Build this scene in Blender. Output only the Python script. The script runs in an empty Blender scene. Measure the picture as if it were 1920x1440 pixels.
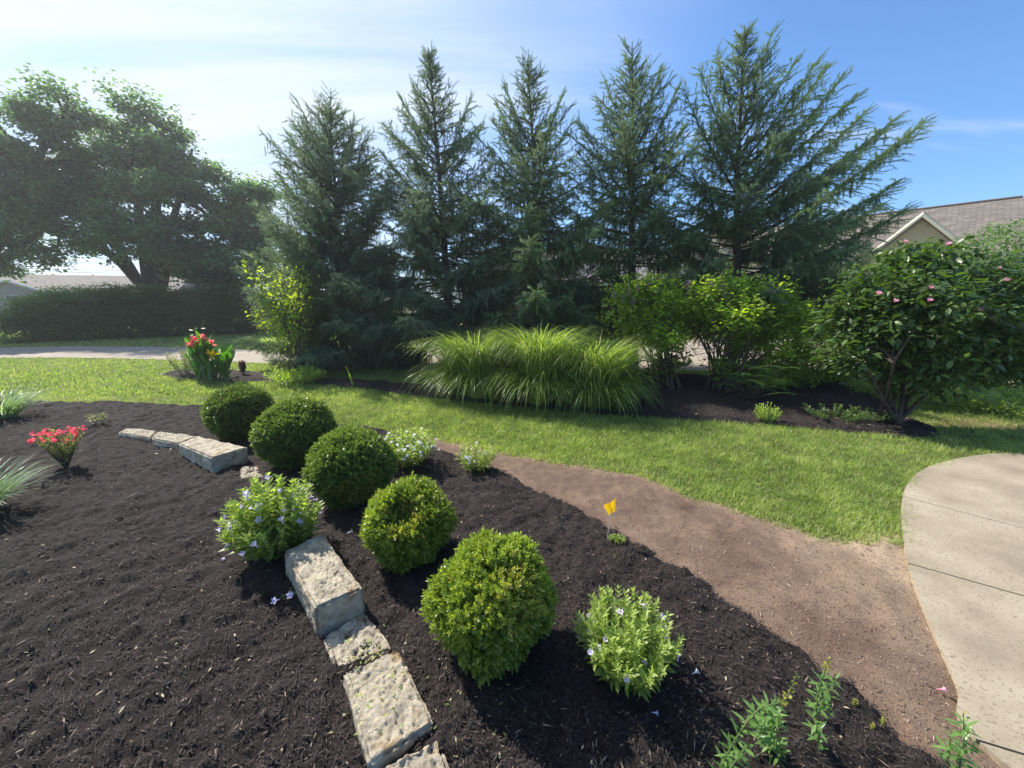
import bpy, bmesh, math, random
import numpy as np
from mathutils import Vector, Matrix
random.seed(7); rng = np.random.default_rng(11)
S = bpy.context.scene; C = S.collection
R = math.radians

# ---------------- camera ----------------
CAMH, PITCH, FPX = 1.6, R(11.75), 721.0
cam = bpy.data.cameras.new('camera'); co = bpy.data.objects.new('camera', cam); C.objects.link(co)
co.location = (0, 0, CAMH); co.rotation_euler = (R(90) - PITCH, 0, 0)
cam.sensor_width = 36; cam.lens = FPX / 1920 * 36; cam.clip_start = 0.05; cam.clip_end = 1500
S.camera = co
# ---------------- sun, sky, exposure ----------------
SAZ, SEL = R(-53), R(45)        # sun azimuth from +Y (negative = left), elevation
sun = bpy.data.lights.new('sun', 'SUN'); so = bpy.data.objects.new('sun', sun); C.objects.link(so)
sun.energy = 4.6; sun.angle = R(0.55); sun.color = (1.0, 0.95, 0.86)
so.rotation_euler = (R(90) - SEL, 0, -SAZ + math.pi)
sd = Vector((math.sin(SAZ) * math.cos(SEL), math.cos(SAZ) * math.cos(SEL), math.sin(SEL)))
so.rotation_euler = sd.to_track_quat('Z', 'Y').to_euler()
W = bpy.data.worlds.new('World'); S.world = W; W.use_nodes = True
nt = W.node_tree; N = nt.nodes; L = nt.links; N.clear()
def nd(t, **k):
    n = N.new(t)
    for a, b in k.items(): setattr(n, a, b)
    return n
out = nd('ShaderNodeOutputWorld'); bg = nd('ShaderNodeBackground'); bg.inputs[1].default_value = 0.15
sky = nd('ShaderNodeTexSky', sky_type='NISHITA'); sky.sun_disc = False
sky.sun_elevation = SEL; sky.sun_rotation = SAZ % (2 * math.pi)
sky.air_density = 1.0; sky.dust_density = 0.6; sky.ozone_density = 2.2
tc = nd('ShaderNodeTexCoord')
def vmath(op, a, b=None):
    n = nd('ShaderNodeVectorMath', operation=op); L.new(a, n.inputs[0])
    if b is not None:
        if isinstance(b, (tuple, list, Vector)): n.inputs[1].default_value = b
        else: L.new(b, n.inputs[1])
    return n
def smath(op, a, b=None, clamp=False):
    n = nd('ShaderNodeMath', operation=op); n.use_clamp = clamp
    for i, q in enumerate((a, b)):
        if q is None: continue
        if isinstance(q, (int, float)): n.inputs[i].default_value = q
        else: L.new(q, n.inputs[i])
    return n.outputs[0]
def rmap(v, a, b, c=0., d=1.):
    n = nd('ShaderNodeMapRange', interpolation_type='SMOOTHSTEP')
    L.new(v, n.inputs[0])
    for i, q in enumerate((a, b, c, d)): n.inputs[i + 1].default_value = q
    return n.outputs[0]
# thin cirrus, laid on a flat sheet high above: direction / height
nrm = vmath('NORMALIZE', tc.outputs['Generated'])
sep = nd('ShaderNodeSeparateXYZ'); L.new(nrm.outputs[0], sep.inputs[0])
zz = smath('MAXIMUM', sep.outputs[2], 0.03)
zz = smath('ADD', zz, 0.12)
comb = nd('ShaderNodeCombineXYZ')
L.new(smath('DIVIDE', sep.outputs[0], zz), comb.inputs[0]); L.new(smath('DIVIDE', sep.outputs[1], zz), comb.inputs[1])
mp = nd('ShaderNodeMapping'); mp.inputs['Rotation'].default_value = (0, 0, R(-12)); mp.inputs['Scale'].default_value = (0.42, 1.5, 1)
L.new(comb.outputs[0], mp.inputs[0])
n1 = nd('ShaderNodeTexNoise'); n1.inputs['Scale'].default_value = 1.1; n1.inputs['Detail'].default_value = 7; n1.inputs['Roughness'].default_value = .55
n1.inputs['Distortion'].default_value = .5
L.new(mp.outputs[0], n1.inputs[0])
dots = vmath('DOT_PRODUCT', nrm.outputs[0], tuple(sd)).outputs['Value']
veil = rmap(dots, 0.40, 0.93)                 # the cloud bank lies in the part of the sky the sun is in
cl = rmap(n1.outputs[0], 0.30, 0.62)
bank = smath('MULTIPLY', veil, smath('ADD', smath('MULTIPLY', cl, .6), .55), True)
mp2 = nd('ShaderNodeMapping'); mp2.inputs['Rotation'].default_value = (0, 0, R(-38)); mp2.inputs['Scale'].default_value = (0.55, 2.6, 1)
mp2.inputs['Location'].default_value = (.6, 2.35, 0)
L.new(comb.outputs[0], mp2.inputs[0])
n2 = nd('ShaderNodeTexNoise'); n2.inputs['Scale'].default_value = .8; n2.inputs['Detail'].default_value = 8; n2.inputs['Roughness'].default_value = .6
L.new(mp2.outputs[0], n2.inputs[0])
wisp = smath('MULTIPLY', rmap(n2.outputs[0], 0.56, 0.78), .7)
mask = smath('MAXIMUM', bank, wisp)
ccol = nd('ShaderNodeMix', data_type='RGBA'); ccol.inputs['A'].default_value = (2.3, 2.9, 3.9, 1); ccol.inputs['B'].default_value = (3.5, 3.9, 4.6, 1)
L.new(cl, ccol.inputs['Factor'])
mx = nd('ShaderNodeMix', data_type='RGBA'); L.new(mask, mx.inputs['Factor'])
tint = nd('ShaderNodeMix', data_type='RGBA', blend_type='MULTIPLY'); tint.inputs['Factor'].default_value = 1
tint.inputs['B'].default_value = (.51, .72, .93, 1)
L.new(sky.outputs[0], tint.inputs['A']); L.new(tint.outputs['Result'], mx.inputs['A']); L.new(ccol.outputs['Result'], mx.inputs['B'])
L.new(mx.outputs['Result'], bg.inputs[0]); L.new(bg.outputs[0], out.inputs[0])
S.view_settings.view_transform = 'Standard'; S.view_settings.look = 'None'; S.view_settings.gamma = 1
S.view_settings.exposure = 0.74
S.render.engine = 'CYCLES'
S.cycles.max_bounces = 6; S.cycles.diffuse_bounces = 3; S.cycles.transmission_bounces = 3; S.cycles.transparent_max_bounces = 6
S.cycles.sample_clamp_indirect = 6

# ---------------- where a thing stands: pixel of the photo -> point on the ground / on an upright plane ----------------
cp, sp = math.cos(PITCH), math.sin(PITCH)
def ray(px, py):
    a, b = (px - 960) / FPX, (720 - py) / FPX
    return np.array([a, cp + sp * b, b * cp - sp])
def G(px, py, h=0.0):
    d = ray(px, py); t = (h - CAMH) / d[2]
    return np.array([d[0] * t, d[1] * t, h])
def Q(px, py, depth):
    d = ray(px, py); t = depth / d[1]
    return np.array([d[0] * t, depth, CAMH + d[2] * t])

# ---------------- mesh helpers ----------------
def nrmz(v): return v / np.maximum(np.linalg.norm(v, axis=-1, keepdims=True), 1e-9)
class MB:
    """collects triangles and quads with a per-vertex random value and a material slot; build() links them as ONE object"""
    def __init__(s): s.V = []; s.T = []; s.Qd = []; s.r = []; s.n = 0; s.mt = []; s.mq = []
    def add(s, V, T=None, Qd=None, r=0.5, m=0):
        V = np.asarray(V, float).reshape(-1, 3)
        s.V.append(V); s.r.append(np.broadcast_to(np.asarray(r, float), (len(V),)).copy())
        if T is not None and len(T):
            T = np.asarray(T, int).reshape(-1, 3); s.T.append(T + s.n); s.mt.append(np.full(len(T), m))
        if Qd is not None and len(Qd):
            Qd = np.asarray(Qd, int).reshape(-1, 4); s.Qd.append(Qd + s.n); s.mq.append(np.full(len(Qd), m))
        s.n += len(V)
    def build(s, name, mats, parent=None, smooth=False, loc=None):
        V = np.concatenate(s.V); T = np.concatenate(s.T) if s.T else np.zeros((0, 3), int)
        Qd = np.concatenate(s.Qd) if s.Qd else np.zeros((0, 4), int)
        if loc is None and parent is not None: loc = None
        off = np.array(parent.location) if parent is not None else (np.array(loc) if loc is not None else np.zeros(3))
        if parent is not None:
            p = parent.parent
            while p is not None: off = off + np.array(p.location); p = p.parent
        V = V - off
        me = bpy.data.meshes.new(name)
        me.vertices.add(len(V)); me.vertices.foreach_set('co', V.astype(np.float32).ravel())
        lo = np.concatenate([T.ravel(), Qd.ravel()]).astype(np.int32)
        me.loops.add(len(lo)); me.loops.foreach_set('vertex_index', lo)
        st = np.concatenate([np.arange(len(T)) * 3, len(T) * 3 + np.arange(len(Qd)) * 4]).astype(np.int32)
        me.polygons.add(len(st)); me.polygons.foreach_set('loop_start', st)
        mi = np.concatenate((s.mt if s.mt else []) + (s.mq if s.mq else [])).astype(np.int32)
        me.polygons.foreach_set('material_index', mi)
        if smooth: me.polygons.foreach_set('use_smooth', np.ones(len(st), bool))
        at = me.attributes.new('rnd', 'FLOAT', 'POINT'); at.data.foreach_set('value', np.concatenate(s.r).astype(np.float32))
        for m in (mats if isinstance(mats, (list, tuple)) else [mats]): me.materials.append(m)
        me.update(calc_edges=True)
        o = bpy.data.objects.new(name, me); C.objects.link(o)
        if parent is not None: o.parent = parent
        elif loc is not None: o.location = tuple(loc)
        return o
def thing(name, label, cat, loc=(0, 0, 0), group=None):
    o = bpy.data.objects.new(name, None); C.objects.link(o); o.location = tuple(float(q) for q in loc)
    o.empty_display_size = .1
    tag(o, label, cat, group); return o
def tag(o, label=None, cat=None, group=None, kind=None):
    if label: o['label'] = label
    if cat: o['category'] = cat
    if group: o['group'] = group
    if kind: o['kind'] = kind
    return o

def frames(D, up=None, roll=None):
    D = nrmz(D); n = len(D)
    u = rng.normal(size=(n, 3)) if up is None else np.broadcast_to(up, (n, 3))
    Z = nrmz(u - D * np.sum(u * D, 1, keepdims=True)); X = np.cross(D, Z)
    return X, D, Z
def inst(mb, tm, P, D, sl, sw, up=None, r=None, m=0):
    """put the template (verts, tris) at every P, its length axis along D"""
    tv, tt = tm; n = len(P)
    if n == 0: return
    X, Y, Z = frames(D, up)
    sl = np.broadcast_to(sl, (n,))[:, None, None]; sw = np.broadcast_to(sw, (n,))[:, None, None]
    V = P[:, None, :] + sw * (tv[None, :, 0:1] * X[:, None, :] + tv[None, :, 2:3] * Z[:, None, :]) + sl * tv[None, :, 1:2] * Y[:, None, :]
    T = tt[None] + (np.arange(n) * len(tv))[:, None, None]
    if r is None: r = rng.random(n)
    r = np.repeat(np.broadcast_to(r, (n,)), len(tv))
    mb.add(V.reshape(-1, 3), T=T.reshape(-1, 3), r=r, m=m)
leaf4 = (np.array([(0, 0, 0), (.5, .45, .12), (0, 1, 0), (-.5, .45, .12)]), np.array([(0, 1, 2), (0, 2, 3)]))
leaf8 = (np.array([(0, 0, 0), (-.42, .3, .10), (.42, .3, .10), (0, .33, 0), (-.40, .62, .04), (.40, .62, .04), (0, .66, -.06), (0, 1, -.22)]),
         np.array([(0, 3, 1), (0, 2, 3), (1, 3, 6), (1, 6, 4), (3, 2, 5), (3, 5, 6), (4, 6, 7), (6, 5, 7)]))
def mk_brush(n=17, rad=1., lift=.12, wd=.15):
    v = []; t = []
    for i in range(n):
        a = i * 2.4; y = i / n; c, s_ = math.cos(a), math.sin(a); b = len(v)
        ty = y + lift + .04
        v += [(-s_ * wd, y, c * wd), (s_ * wd, y + .03, -c * wd), (c * rad, ty, s_ * rad)]
        t.append((b, b + 1, b + 2))
    b = len(v); v += [(-.16, 0, 0), (.16, 0, 0), (0, 1.12, 0), (0, 0, -.16), (0, 0, .16)]
    t += [(b, b + 1, b + 2), (b + 3, b + 4, b + 2)]
    return np.array(v), np.array(t)
brush = mk_brush()
def mk_sprig(n=10, ll=.36, lw=.20, spread=.85):
    v = []; t = []
    for i in range(n):
        a = i * 2.4; y = .15 + .75 * i / n; c, s_ = math.cos(a), math.sin(a); b = len(v)
        k = spread * (1 - .45 * i / n)
        d = np.array([c * k, 1 - k * .6, s_ * k]); d /= np.linalg.norm(d); w = np.array([-s_, 0, c]); p = np.array([0, y, 0])
        v += [p, p + d * ll * .5 + w * lw * .5, p + d * ll, p + d * ll * .5 - w * lw * .5]
        t += [(b, b + 1, b + 2), (b, b + 2, b + 3)]
    return np.array(v), np.array(t)
sprig = mk_sprig()
def tube(mb, pts, rad, sides=6, r=.5, m=0, cap=True):
    pts = np.asarray(pts, float); n = len(pts); rad = np.broadcast_to(rad, (n,))
    tg = nrmz(np.gradient(pts, axis=0)); ref = np.array([0.13, 0.97, .2]) if abs(tg[0][2]) > .5 else np.array([0.05, 0.02, 1.])
    a = nrmz(np.cross(tg, ref)); b = np.cross(tg, a)
    th = np.arange(sides) * 2 * math.pi / sides
    V = pts[:, None] + rad[:, None, None] * (np.cos(th)[None, :, None] * a[:, None] + np.sin(th)[None, :, None] * b[:, None])
    i = np.arange(n - 1)[:, None] * sides; j = np.arange(sides)[None]; k = (j + 1) % sides
    q = np.stack([i + j, i + k, i + k + sides, i + j + sides], -1).reshape(-1, 4)
    mb.add(V.reshape(-1, 3), Qd=q, r=r, m=m)
def bez(a, b, c, n=8):
    t = np.linspace(0, 1, n)[:, None]; a, b, c = map(np.asarray, (a, b, c))
    return (1 - t) ** 2 * a + 2 * t * (1 - t) * b + t * t * c
def blades(mb, P, az, ln, w, a0, a1, seg=5, pw=1.2, r=None, m=0, twist=0.0):
    """arching grass blades: angle from the vertical goes a0 -> a1 along the length"""
    n = len(P); f = lambda q: np.broadcast_to(q, (n,))
    az, ln, w, a0, a1 = map(f, (az, ln, w, a0, a1))
    t = (np.arange(seg) + .5) / seg
    ang = a0[:, None] + (a1 - a0)[:, None] * t[None] ** pw
    hx = np.concatenate([np.zeros((n, 1)), np.cumsum(np.sin(ang), 1)], 1) * ln[:, None] / seg
    hz = np.concatenate([np.zeros((n, 1)), np.cumsum(np.cos(ang), 1)], 1) * ln[:, None] / seg
    d = np.stack([np.sin(az), np.cos(az), np.zeros(n)], 1)
    ctr = P[:, None] + hx[..., None] * d[:, None] + hz[..., None] * np.array([0, 0, 1.])
    tw = az + math.pi / 2 + rng.normal(0, .5, n) * (1 if twist == 0 else twist)
    sdv = np.stack([np.sin(tw), np.cos(tw), np.zeros(n)], 1)
    tt = np.arange(seg + 1) / seg
    ww = w[:, None] * np.minimum(1, (1 - tt) * 1.6 + .04)[None] * .5
    Lf = ctr[:, :-1] - sdv[:, None] * ww[:, :-1, None]; Rt = ctr[:, :-1] + sdv[:, None] * ww[:, :-1, None]
    V = np.concatenate([np.stack([Lf, Rt], 2).reshape(n, -1, 3), ctr[:, -1:]], 1)
    k = V.shape[1]; base = (np.arange(n) * k)[:, None, None]
    q = np.array([(2 * i, 2 * i + 1, 2 * i + 3, 2 * i + 2) for i in range(seg - 1)])
    t3 = np.array([(k - 3, k - 2, k - 1)])
    if r is None: r = rng.random(n)
    mb.add(V.reshape(-1, 3), T=(t3[None] + base).reshape(-1, 3), Qd=(q[None] + base).reshape(-1, 4) if len(q) else None, r=np.repeat(r, k), m=m)
def box(mb, c, s, rot=0, r=.5, m=0):
    v = np.array([(x, y, z) for z in (-.5, .5) for y in (-.5, .5) for x in (-.5, .5)]) * np.array(s)
    cr, sr = math.cos(rot), math.sin(rot)
    v = v @ np.array([[cr, sr, 0], [-sr, cr, 0], [0, 0, 1]]) + np.array(c)
    mb.add(v, Qd=[(0, 2, 3, 1), (4, 5, 7, 6), (0, 1, 5, 4), (2, 6, 7, 3), (0, 4, 6, 2), (1, 3, 7, 5)], r=r, m=m)
# value noise in numpy for shapes
_tab = rng.random((64, 64, 8))
def noise2(x, y, s=1., k=0):
    x = np.asarray(x) * s + 13.7 * k; y = np.asarray(y) * s - 7.3 * k
    xi = np.floor(x).astype(int); yi = np.floor(y).astype(int); fx = x - xi; fy = y - yi
    fx = fx * fx * (3 - 2 * fx); fy = fy * fy * (3 - 2 * fy); T = _tab[:, :, k % 8]
    g = lambda a, b: T[a % 64, b % 64]
    return (g(xi, yi) * (1 - fx) + g(xi + 1, yi) * fx) * (1 - fy) + (g(xi, yi + 1) * (1 - fx) + g(xi + 1, yi + 1) * fx) * fy
def inpoly(P, poly):
    x, y = P[:, 0], P[:, 1]; c = np.zeros(len(P), bool); n = len(poly)
    for i in range(n):
        x0, y0 = poly[i][:2]; x1, y1 = poly[(i + 1) % n][:2]
        k = ((y0 > y) != (y1 > y)) & (x < (x1 - x0) * (y - y0) / ((y1 - y0) if y1 != y0 else 1e-9) + x0); c ^= k
    return c
def edist(P, poly):
    d = np.full(len(P), 1e9); n = len(poly)
    for i in range(n):
        a = np.array(poly[i][:2]); b = np.array(poly[(i + 1) % n][:2]); ab = b - a
        t = np.clip(((P[:, :2] - a) @ ab) / max(ab @ ab, 1e-9), 0, 1)
        d = np.minimum(d, np.linalg.norm(P[:, :2] - a - t[:, None] * ab, axis=1))
    return d
def smoothpoly(pts, n=6):
    """Catmull-Rom through an open list of ground points"""
    p = np.array([q[:2] for q in pts]); o = []
    for i in range(len(p) - 1):
        a = p[max(i - 1, 0)]; b = p[i]; c = p[i + 1]; d = p[min(i + 2, len(p) - 1)]
        for t in np.arange(n) / n:
            o.append(.5 * (2 * b + (c - a) * t + (2 * a - 5 * b + 4 * c - d) * t * t + (3 * b - a - 3 * c + d) * t ** 3))
    o.append(p[-1]); return o

# ---------------- materials ----------------
def mat(name):
    m = bpy.data.materials.new(name); m.use_nodes = True; nt = m.node_tree; nt.nodes.clear(); return m, nt
def MN(nt, t, **k):
    n = nt.nodes.new(t)
    for a, b in k.items(): setattr(n, a, b)
    return n
def leafmat(name, a, b, tr=(1.25, 1.5, .5), tf=.35, rough=.45, spec=.4, c=None):
    """a..b = colours of the darkest and lightest leaves; light also passes through the blade"""
    m, nt = mat(name); at = MN(nt, 'ShaderNodeAttribute', attribute_name='rnd')
    cr = MN(nt, 'ShaderNodeValToRGB'); nt.links.new(at.outputs['Fac'], cr.inputs[0])
    cr.color_ramp.elements[0].color = (*a, 1); cr.color_ramp.elements[1].color = (*b, 1)
    if c is not None:
        cr.color_ramp.elements[1].position = .93; e = cr.color_ramp.elements.new(1.); e.color = (*c, 1)
    pr = MN(nt, 'ShaderNodeBsdfPrincipled'); pr.inputs['Roughness'].default_value = rough; pr.inputs['Specular IOR Level'].default_value = spec
    tl = MN(nt, 'ShaderNodeBsdfTranslucent'); mu = MN(nt, 'ShaderNodeMix', data_type='RGBA', blend_type='MULTIPLY')
    mu.inputs['Factor'].default_value = 1; mu.inputs['B'].default_value = (*[q * 1.5 for q in tr], 1)
    mx = MN(nt, 'ShaderNodeMixShader'); mx.inputs[0].default_value = tf; o = MN(nt, 'ShaderNodeOutputMaterial')
    l = nt.links.new; l(cr.outputs[0], pr.inputs['Base Color']); l(cr.outputs[0], mu.inputs['A']); l(mu.outputs['Result'], tl.inputs[0])
    l(pr.outputs[0], mx.inputs[1]); l(tl.outputs[0], mx.inputs[2]); l(mx.outputs[0], o.inputs[0]); return m
def surf(name, cols, scale=5., rough=.9, bump=.3, bscale=40., detail=6, pos=None, spec=.25, stretch=(1, 1, 1), bdist=.01, spots=None, mixcol=None):
    """noise-coloured surface; cols = ramp colours"""
    m, nt = mat(name); l = nt.links.new
    tc = MN(nt, 'ShaderNodeTexCoord'); mp = MN(nt, 'ShaderNodeMapping'); mp.inputs['Scale'].default_value = stretch; l(tc.outputs['Object'], mp.inputs[0])
    n = MN(nt, 'ShaderNodeTexNoise'); n.inputs['Scale'].default_value = scale; n.inputs['Detail'].default_value = detail; n.inputs['Roughness'].default_value = .62
    l(mp.outputs[0], n.inputs[0]); cr = MN(nt, 'ShaderNodeValToRGB'); l(n.outputs[0], cr.inputs[0])
    k = len(cols); pos = pos or [.3 + .4 * i / (k - 1) for i in range(k)]
    cr.color_ramp.elements[0].color = (*cols[0], 1); cr.color_ramp.elements[0].position = pos[0]
    cr.color_ramp.elements[1].color = (*cols[-1], 1); cr.color_ramp.elements[1].position = pos[-1]
    for i in range(1, k - 1): e = cr.color_ramp.elements.new(pos[i]); e.color = (*cols[i], 1)
    col = cr.outputs[0]
    if spots:                       # (colour, scale, threshold)
        n3 = MN(nt, 'ShaderNodeTexNoise'); n3.inputs['Scale'].default_value = spots[1]; n3.inputs['Detail'].default_value = 3; l(mp.outputs[0], n3.inputs[0])
        mr = MN(nt, 'ShaderNodeMapRange'); mr.inputs[1].default_value = spots[2]; mr.inputs[2].default_value = spots[2] + .1; l(n3.outputs[0], mr.inputs[0])
        mx = MN(nt, 'ShaderNodeMix', data_type='RGBA'); l(mr.outputs[0], mx.inputs['Factor']); l(col, mx.inputs['A']); mx.inputs['B'].default_value = (*spots[0], 1); col = mx.outputs['Result']
    if mixcol:
        at = MN(nt, 'ShaderNodeAttribute', attribute_name='rnd'); mx = MN(nt, 'ShaderNodeMix', data_type='RGBA'); l(at.outputs['Fac'], mx.inputs['Factor'])
        l(col, mx.inputs['A']); mx.inputs['B'].default_value = (*mixcol, 1); col = mx.outputs['Result']
    p = MN(nt, 'ShaderNodeBsdfPrincipled'); p.inputs['Roughness'].default_value = rough; p.inputs['Specular IOR Level'].default_value = spec
    l(col, p.inputs['Base Color'])
    n2 = MN(nt, 'ShaderNodeTexNoise'); n2.inputs['Scale'].default_value = bscale; n2.inputs['Detail'].default_value = 8; n2.inputs['Roughness'].default_value = .7; l(mp.outputs[0], n2.inputs[0])
    b = MN(nt, 'ShaderNodeBump'); b.inputs['Strength'].default_value = bump; b.inputs['Distance'].default_value = bdist; l(n2.outputs[0], b.inputs['Height']); l(b.outputs[0], p.inputs['Normal'])
    o = MN(nt, 'ShaderNodeOutputMaterial'); l(p.outputs[0], o.inputs[0]); return m
def chipmat(name, a, b, c, p2=.9):
    m, nt = mat(name); l = nt.links.new; at = MN(nt, 'ShaderNodeAttribute', attribute_name='rnd'); cr = MN(nt, 'ShaderNodeValToRGB'); l(at.outputs['Fac'], cr.inputs[0])
    cr.color_ramp.elements[0].color = (*a, 1); cr.color_ramp.elements[1].color = (*c, 1); e = cr.color_ramp.elements.new(p2); e.color = (*b, 1)
    p = MN(nt, 'ShaderNodeBsdfPrincipled'); p.inputs['Roughness'].default_value = .75; p.inputs['Specular IOR Level'].default_value = .3
    l(cr.outputs[0], p.inputs['Base Color']); o = MN(nt, 'ShaderNodeOutputMaterial'); l(p.outputs[0], o.inputs[0]); return m
def plain(name, col, rough=.6, spec=.4, tf=0):
    if tf: return leafmat(name, col, col, (1.2, 1.2, 1.2), tf, rough, spec)
    m, nt = mat(name); p = MN(nt, 'ShaderNodeBsdfPrincipled'); p.inputs['Base Color'].default_value = (*col, 1); p.inputs['Roughness'].default_value = rough
    p.inputs['Specular IOR Level'].default_value = spec; o = MN(nt, 'ShaderNodeOutputMaterial'); nt.links.new(p.outputs[0], o.inputs[0]); return m
M = {}
M['lawn'] = surf('lawn_soil_and_thatch', [(.08, .085, .035), (.15, .15, .06), (.24, .22, .12)], scale=3, bump=.6, bscale=60)
M['grass'] = leafmat('grass_blade', (.105, .165, .034), (.34, .42, .12), (1.2, 1.3, .55), .42, .5, .3, c=(.54, .49, .30))
M['mulch'] = surf('dark_mulch', [(.016, .012, .011), (.032, .024, .021), (.055, .042, .036)], scale=35, bump=1., bscale=110, bdist=.02)
M['chips'] = chipmat('mulch_shred', (.015, .011, .010), (.066, .049, .043), (.30, .225, .165), .94)
M['oldmulch'] = surf('faded_mulch_soil', [(.105, .066, .047), (.165, .107, .076), (.25, .172, .120)], scale=3.0, bump=.8, bscale=90, spots=((.26, .19, .13), 60, .66), detail=9, mixcol=(.42, .31, .205))
M['oldchips'] = chipmat('faded_shred', (.09, .054, .038), (.30, .20, .14), (.60, .48, .36), .93)
M['dust'] = surf('sandy_dirt', [(.17, .11, .07), (.25, .17, .11), (.32, .23, .15)], scale=6, bump=.6, bscale=80)
M['conc'] = surf('concrete', [(.24, .195, .135), (.36, .30, .215), (.46, .39, .29)], scale=1.7, bump=.35, bscale=160, detail=12, spots=((.22, .18, .125), 75, .57), bdist=.006)
M['drive'] = surf('driveway_concrete', [(.27, .225, .175), (.335, .28, .22), (.40, .34, .27)], scale=1.2, bump=.3, bscale=80)
M['stone'] = surf('limestone', [(.27, .215, .15), (.49, .42, .315), (.70, .61, .455)], scale=16, bump=1., bscale=150, detail=12, spots=((.42, .30, .18), 7, .57), bdist=.015, pos=[.28, .45, .62])
M['bark'] = surf('bark', [(.030, .022, .018), (.075, .055, .043), (.12, .09, .07)], scale=14, bump=.9, bscale=30, stretch=(1, 1, .25))
M['sprucebark'] = surf('spruce_bark', [(.07, .045, .035), (.13, .088, .068), (.20, .15, .115)], scale=14, bump=.9, bscale=30, stretch=(1, 1, .5))
M['twig'] = surf('twig', [(.06, .043, .032), (.12, .09, .07), (.17, .14, .11)], scale=20, bump=.3)
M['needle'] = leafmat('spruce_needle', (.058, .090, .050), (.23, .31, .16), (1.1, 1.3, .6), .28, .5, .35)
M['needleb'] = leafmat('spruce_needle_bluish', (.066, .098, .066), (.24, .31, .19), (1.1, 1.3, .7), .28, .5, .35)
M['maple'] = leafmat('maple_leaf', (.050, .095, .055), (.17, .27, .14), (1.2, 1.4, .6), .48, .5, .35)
M['farleaf'] = leafmat('far_leaf', (.07, .11, .04), (.16, .21, .085), (1.2, 1.4, .5), .4, .6, .2)
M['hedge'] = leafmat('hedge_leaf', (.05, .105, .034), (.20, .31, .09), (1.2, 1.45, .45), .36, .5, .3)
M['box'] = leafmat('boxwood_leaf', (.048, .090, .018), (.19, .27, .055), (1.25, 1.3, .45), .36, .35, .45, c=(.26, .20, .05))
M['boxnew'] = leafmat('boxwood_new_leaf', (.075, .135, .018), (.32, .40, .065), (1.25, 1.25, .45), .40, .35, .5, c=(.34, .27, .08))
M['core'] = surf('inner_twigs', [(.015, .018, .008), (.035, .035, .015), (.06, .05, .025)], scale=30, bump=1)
M['misc'] = leafmat('ornamental_grass_blade', (.10, .17, .035), (.38, .47, .13), (1.25, 1.3, .5), .46, .4, .45, c=(.46, .42, .24))
M['straw'] = leafmat('dead_stem', (.20, .15, .07), (.38, .29, .15), (1.2, 1.1, .9), .25, .7, .2)
M['lilac'] = leafmat('lilac_leaf', (.14, .22, .03), (.50, .60, .11), (1.25, 1.35, .4), .5, .4, .4)
M['bright'] = leafmat('sapling_leaf', (.19, .28, .03), (.45, .55, .08), (1.3, 1.3, .35), .5, .4, .35)
M['magn'] = leafmat('leathery_leaf', (.030, .062, .018), (.125, .195, .050), (1.3, 1.5, .4), .32, .36, .5, c=(.28, .30, .09))
M['cover'] = leafmat('ground_cover_leaf', (.14, .21, .035), (.42, .52, .11), (1.25, 1.4, .4), .4, .45, .35)
M['rue'] = leafmat('petunia_leaf', (.12, .18, .045), (.43, .52, .14), (1.25, 1.3, .5), .42, .4, .45)
M['snap'] = leafmat('lance_leaf', (.09, .18, .05), (.24, .38, .11), (1.25, 1.4, .45), .4, .35, .5)
M['yellowbud'] = leafmat('yellow_green_bud', (.25, .27, .04), (.48, .46, .10), (1.2, 1.2, .6), .4, .5, .3)
M['stem'] = plain('green_stem', (.12, .17, .05), .6)
M['dstem'] = plain('brown_stem', (.10, .07, .045), .8)
M['lav'] = leafmat('lavender_petal', (.55, .45, .72), (.80, .74, .88), (1.1, 1.1, 1.1), .35, .6, .2)
M['white'] = leafmat('white_petal', (.72, .70, .74), (.85, .84, .86), (1.1, 1.1, 1.1), .35, .6, .2)
M['red'] = leafmat('red_petal', (.72, .04, .10), (.88, .16, .20), (1.2, 1.1, 1.1), .4, .5, .3)
M['pink'] = leafmat('pink_petal', (.66, .28, .40), (.82, .52, .60), (1.2, 1.1, 1.1), .4, .5, .3)
M['canflower'] = leafmat('canna_petal', (.75, .10, .12), (.85, .28, .27), (1.2, 1.1, 1.1), .4, .5, .3)
M['yellow'] = leafmat('yellow_petal', (.80, .55, .02), (.9, .65, .03), (1.1, 1.1, .8), .35, .5, .3)
M['mauve'] = leafmat('spent_lilac_bloom', (.22, .14, .14), (.40, .29, .28), (1.1, 1.1, 1.1), .3, .8, .2)
M['canna'] = leafmat('canna_leaf', (.045, .13, .02), (.10, .23, .04), (1.25, 1.4, .4), .42, .35, .5)
M['lir'] = leafmat('striped_grass_blade', (.10, .19, .05), (.42, .50, .34), (1.2, 1.3, .7), .35, .35, .5)
M['azl'] = leafmat('azalea_leaf', (.13, .16, .045), (.34, .36, .15), (1.2, 1.25, .6), .35, .5, .4)
M['dark'] = leafmat('dark_red_leaf', (.035, .012, .014), (.12, .035, .04), (1.3, 1, 1), .3, .5, .4)
M['flag'] = plain('yellow_flag_plastic', (.90, .55, .01), .35, .5, tf=.35)
M['wire'] = plain('white_wire', (.75, .75, .73), .4)
M['cable'] = plain('black_cable', (.02, .02, .02), .6)
M['litter'] = leafmat('fallen_leaf', (.30, .22, .10), (.60, .52, .32), (1.1, 1.1, .9), .2, .7, .3)
M['siding'] = plain('cream_siding', (.52, .49, .33), .7)
M['trim'] = plain('cream_trim', (.60, .56, .40), .6)
M['greysid'] = plain('grey_siding', (.27, .235, .205), .7)
M['whitetrim'] = plain('pale_trim', (.62, .60, .56), .6)
M['glass'] = plain('window_glass', (.02, .025, .03), .08, .8)
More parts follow.
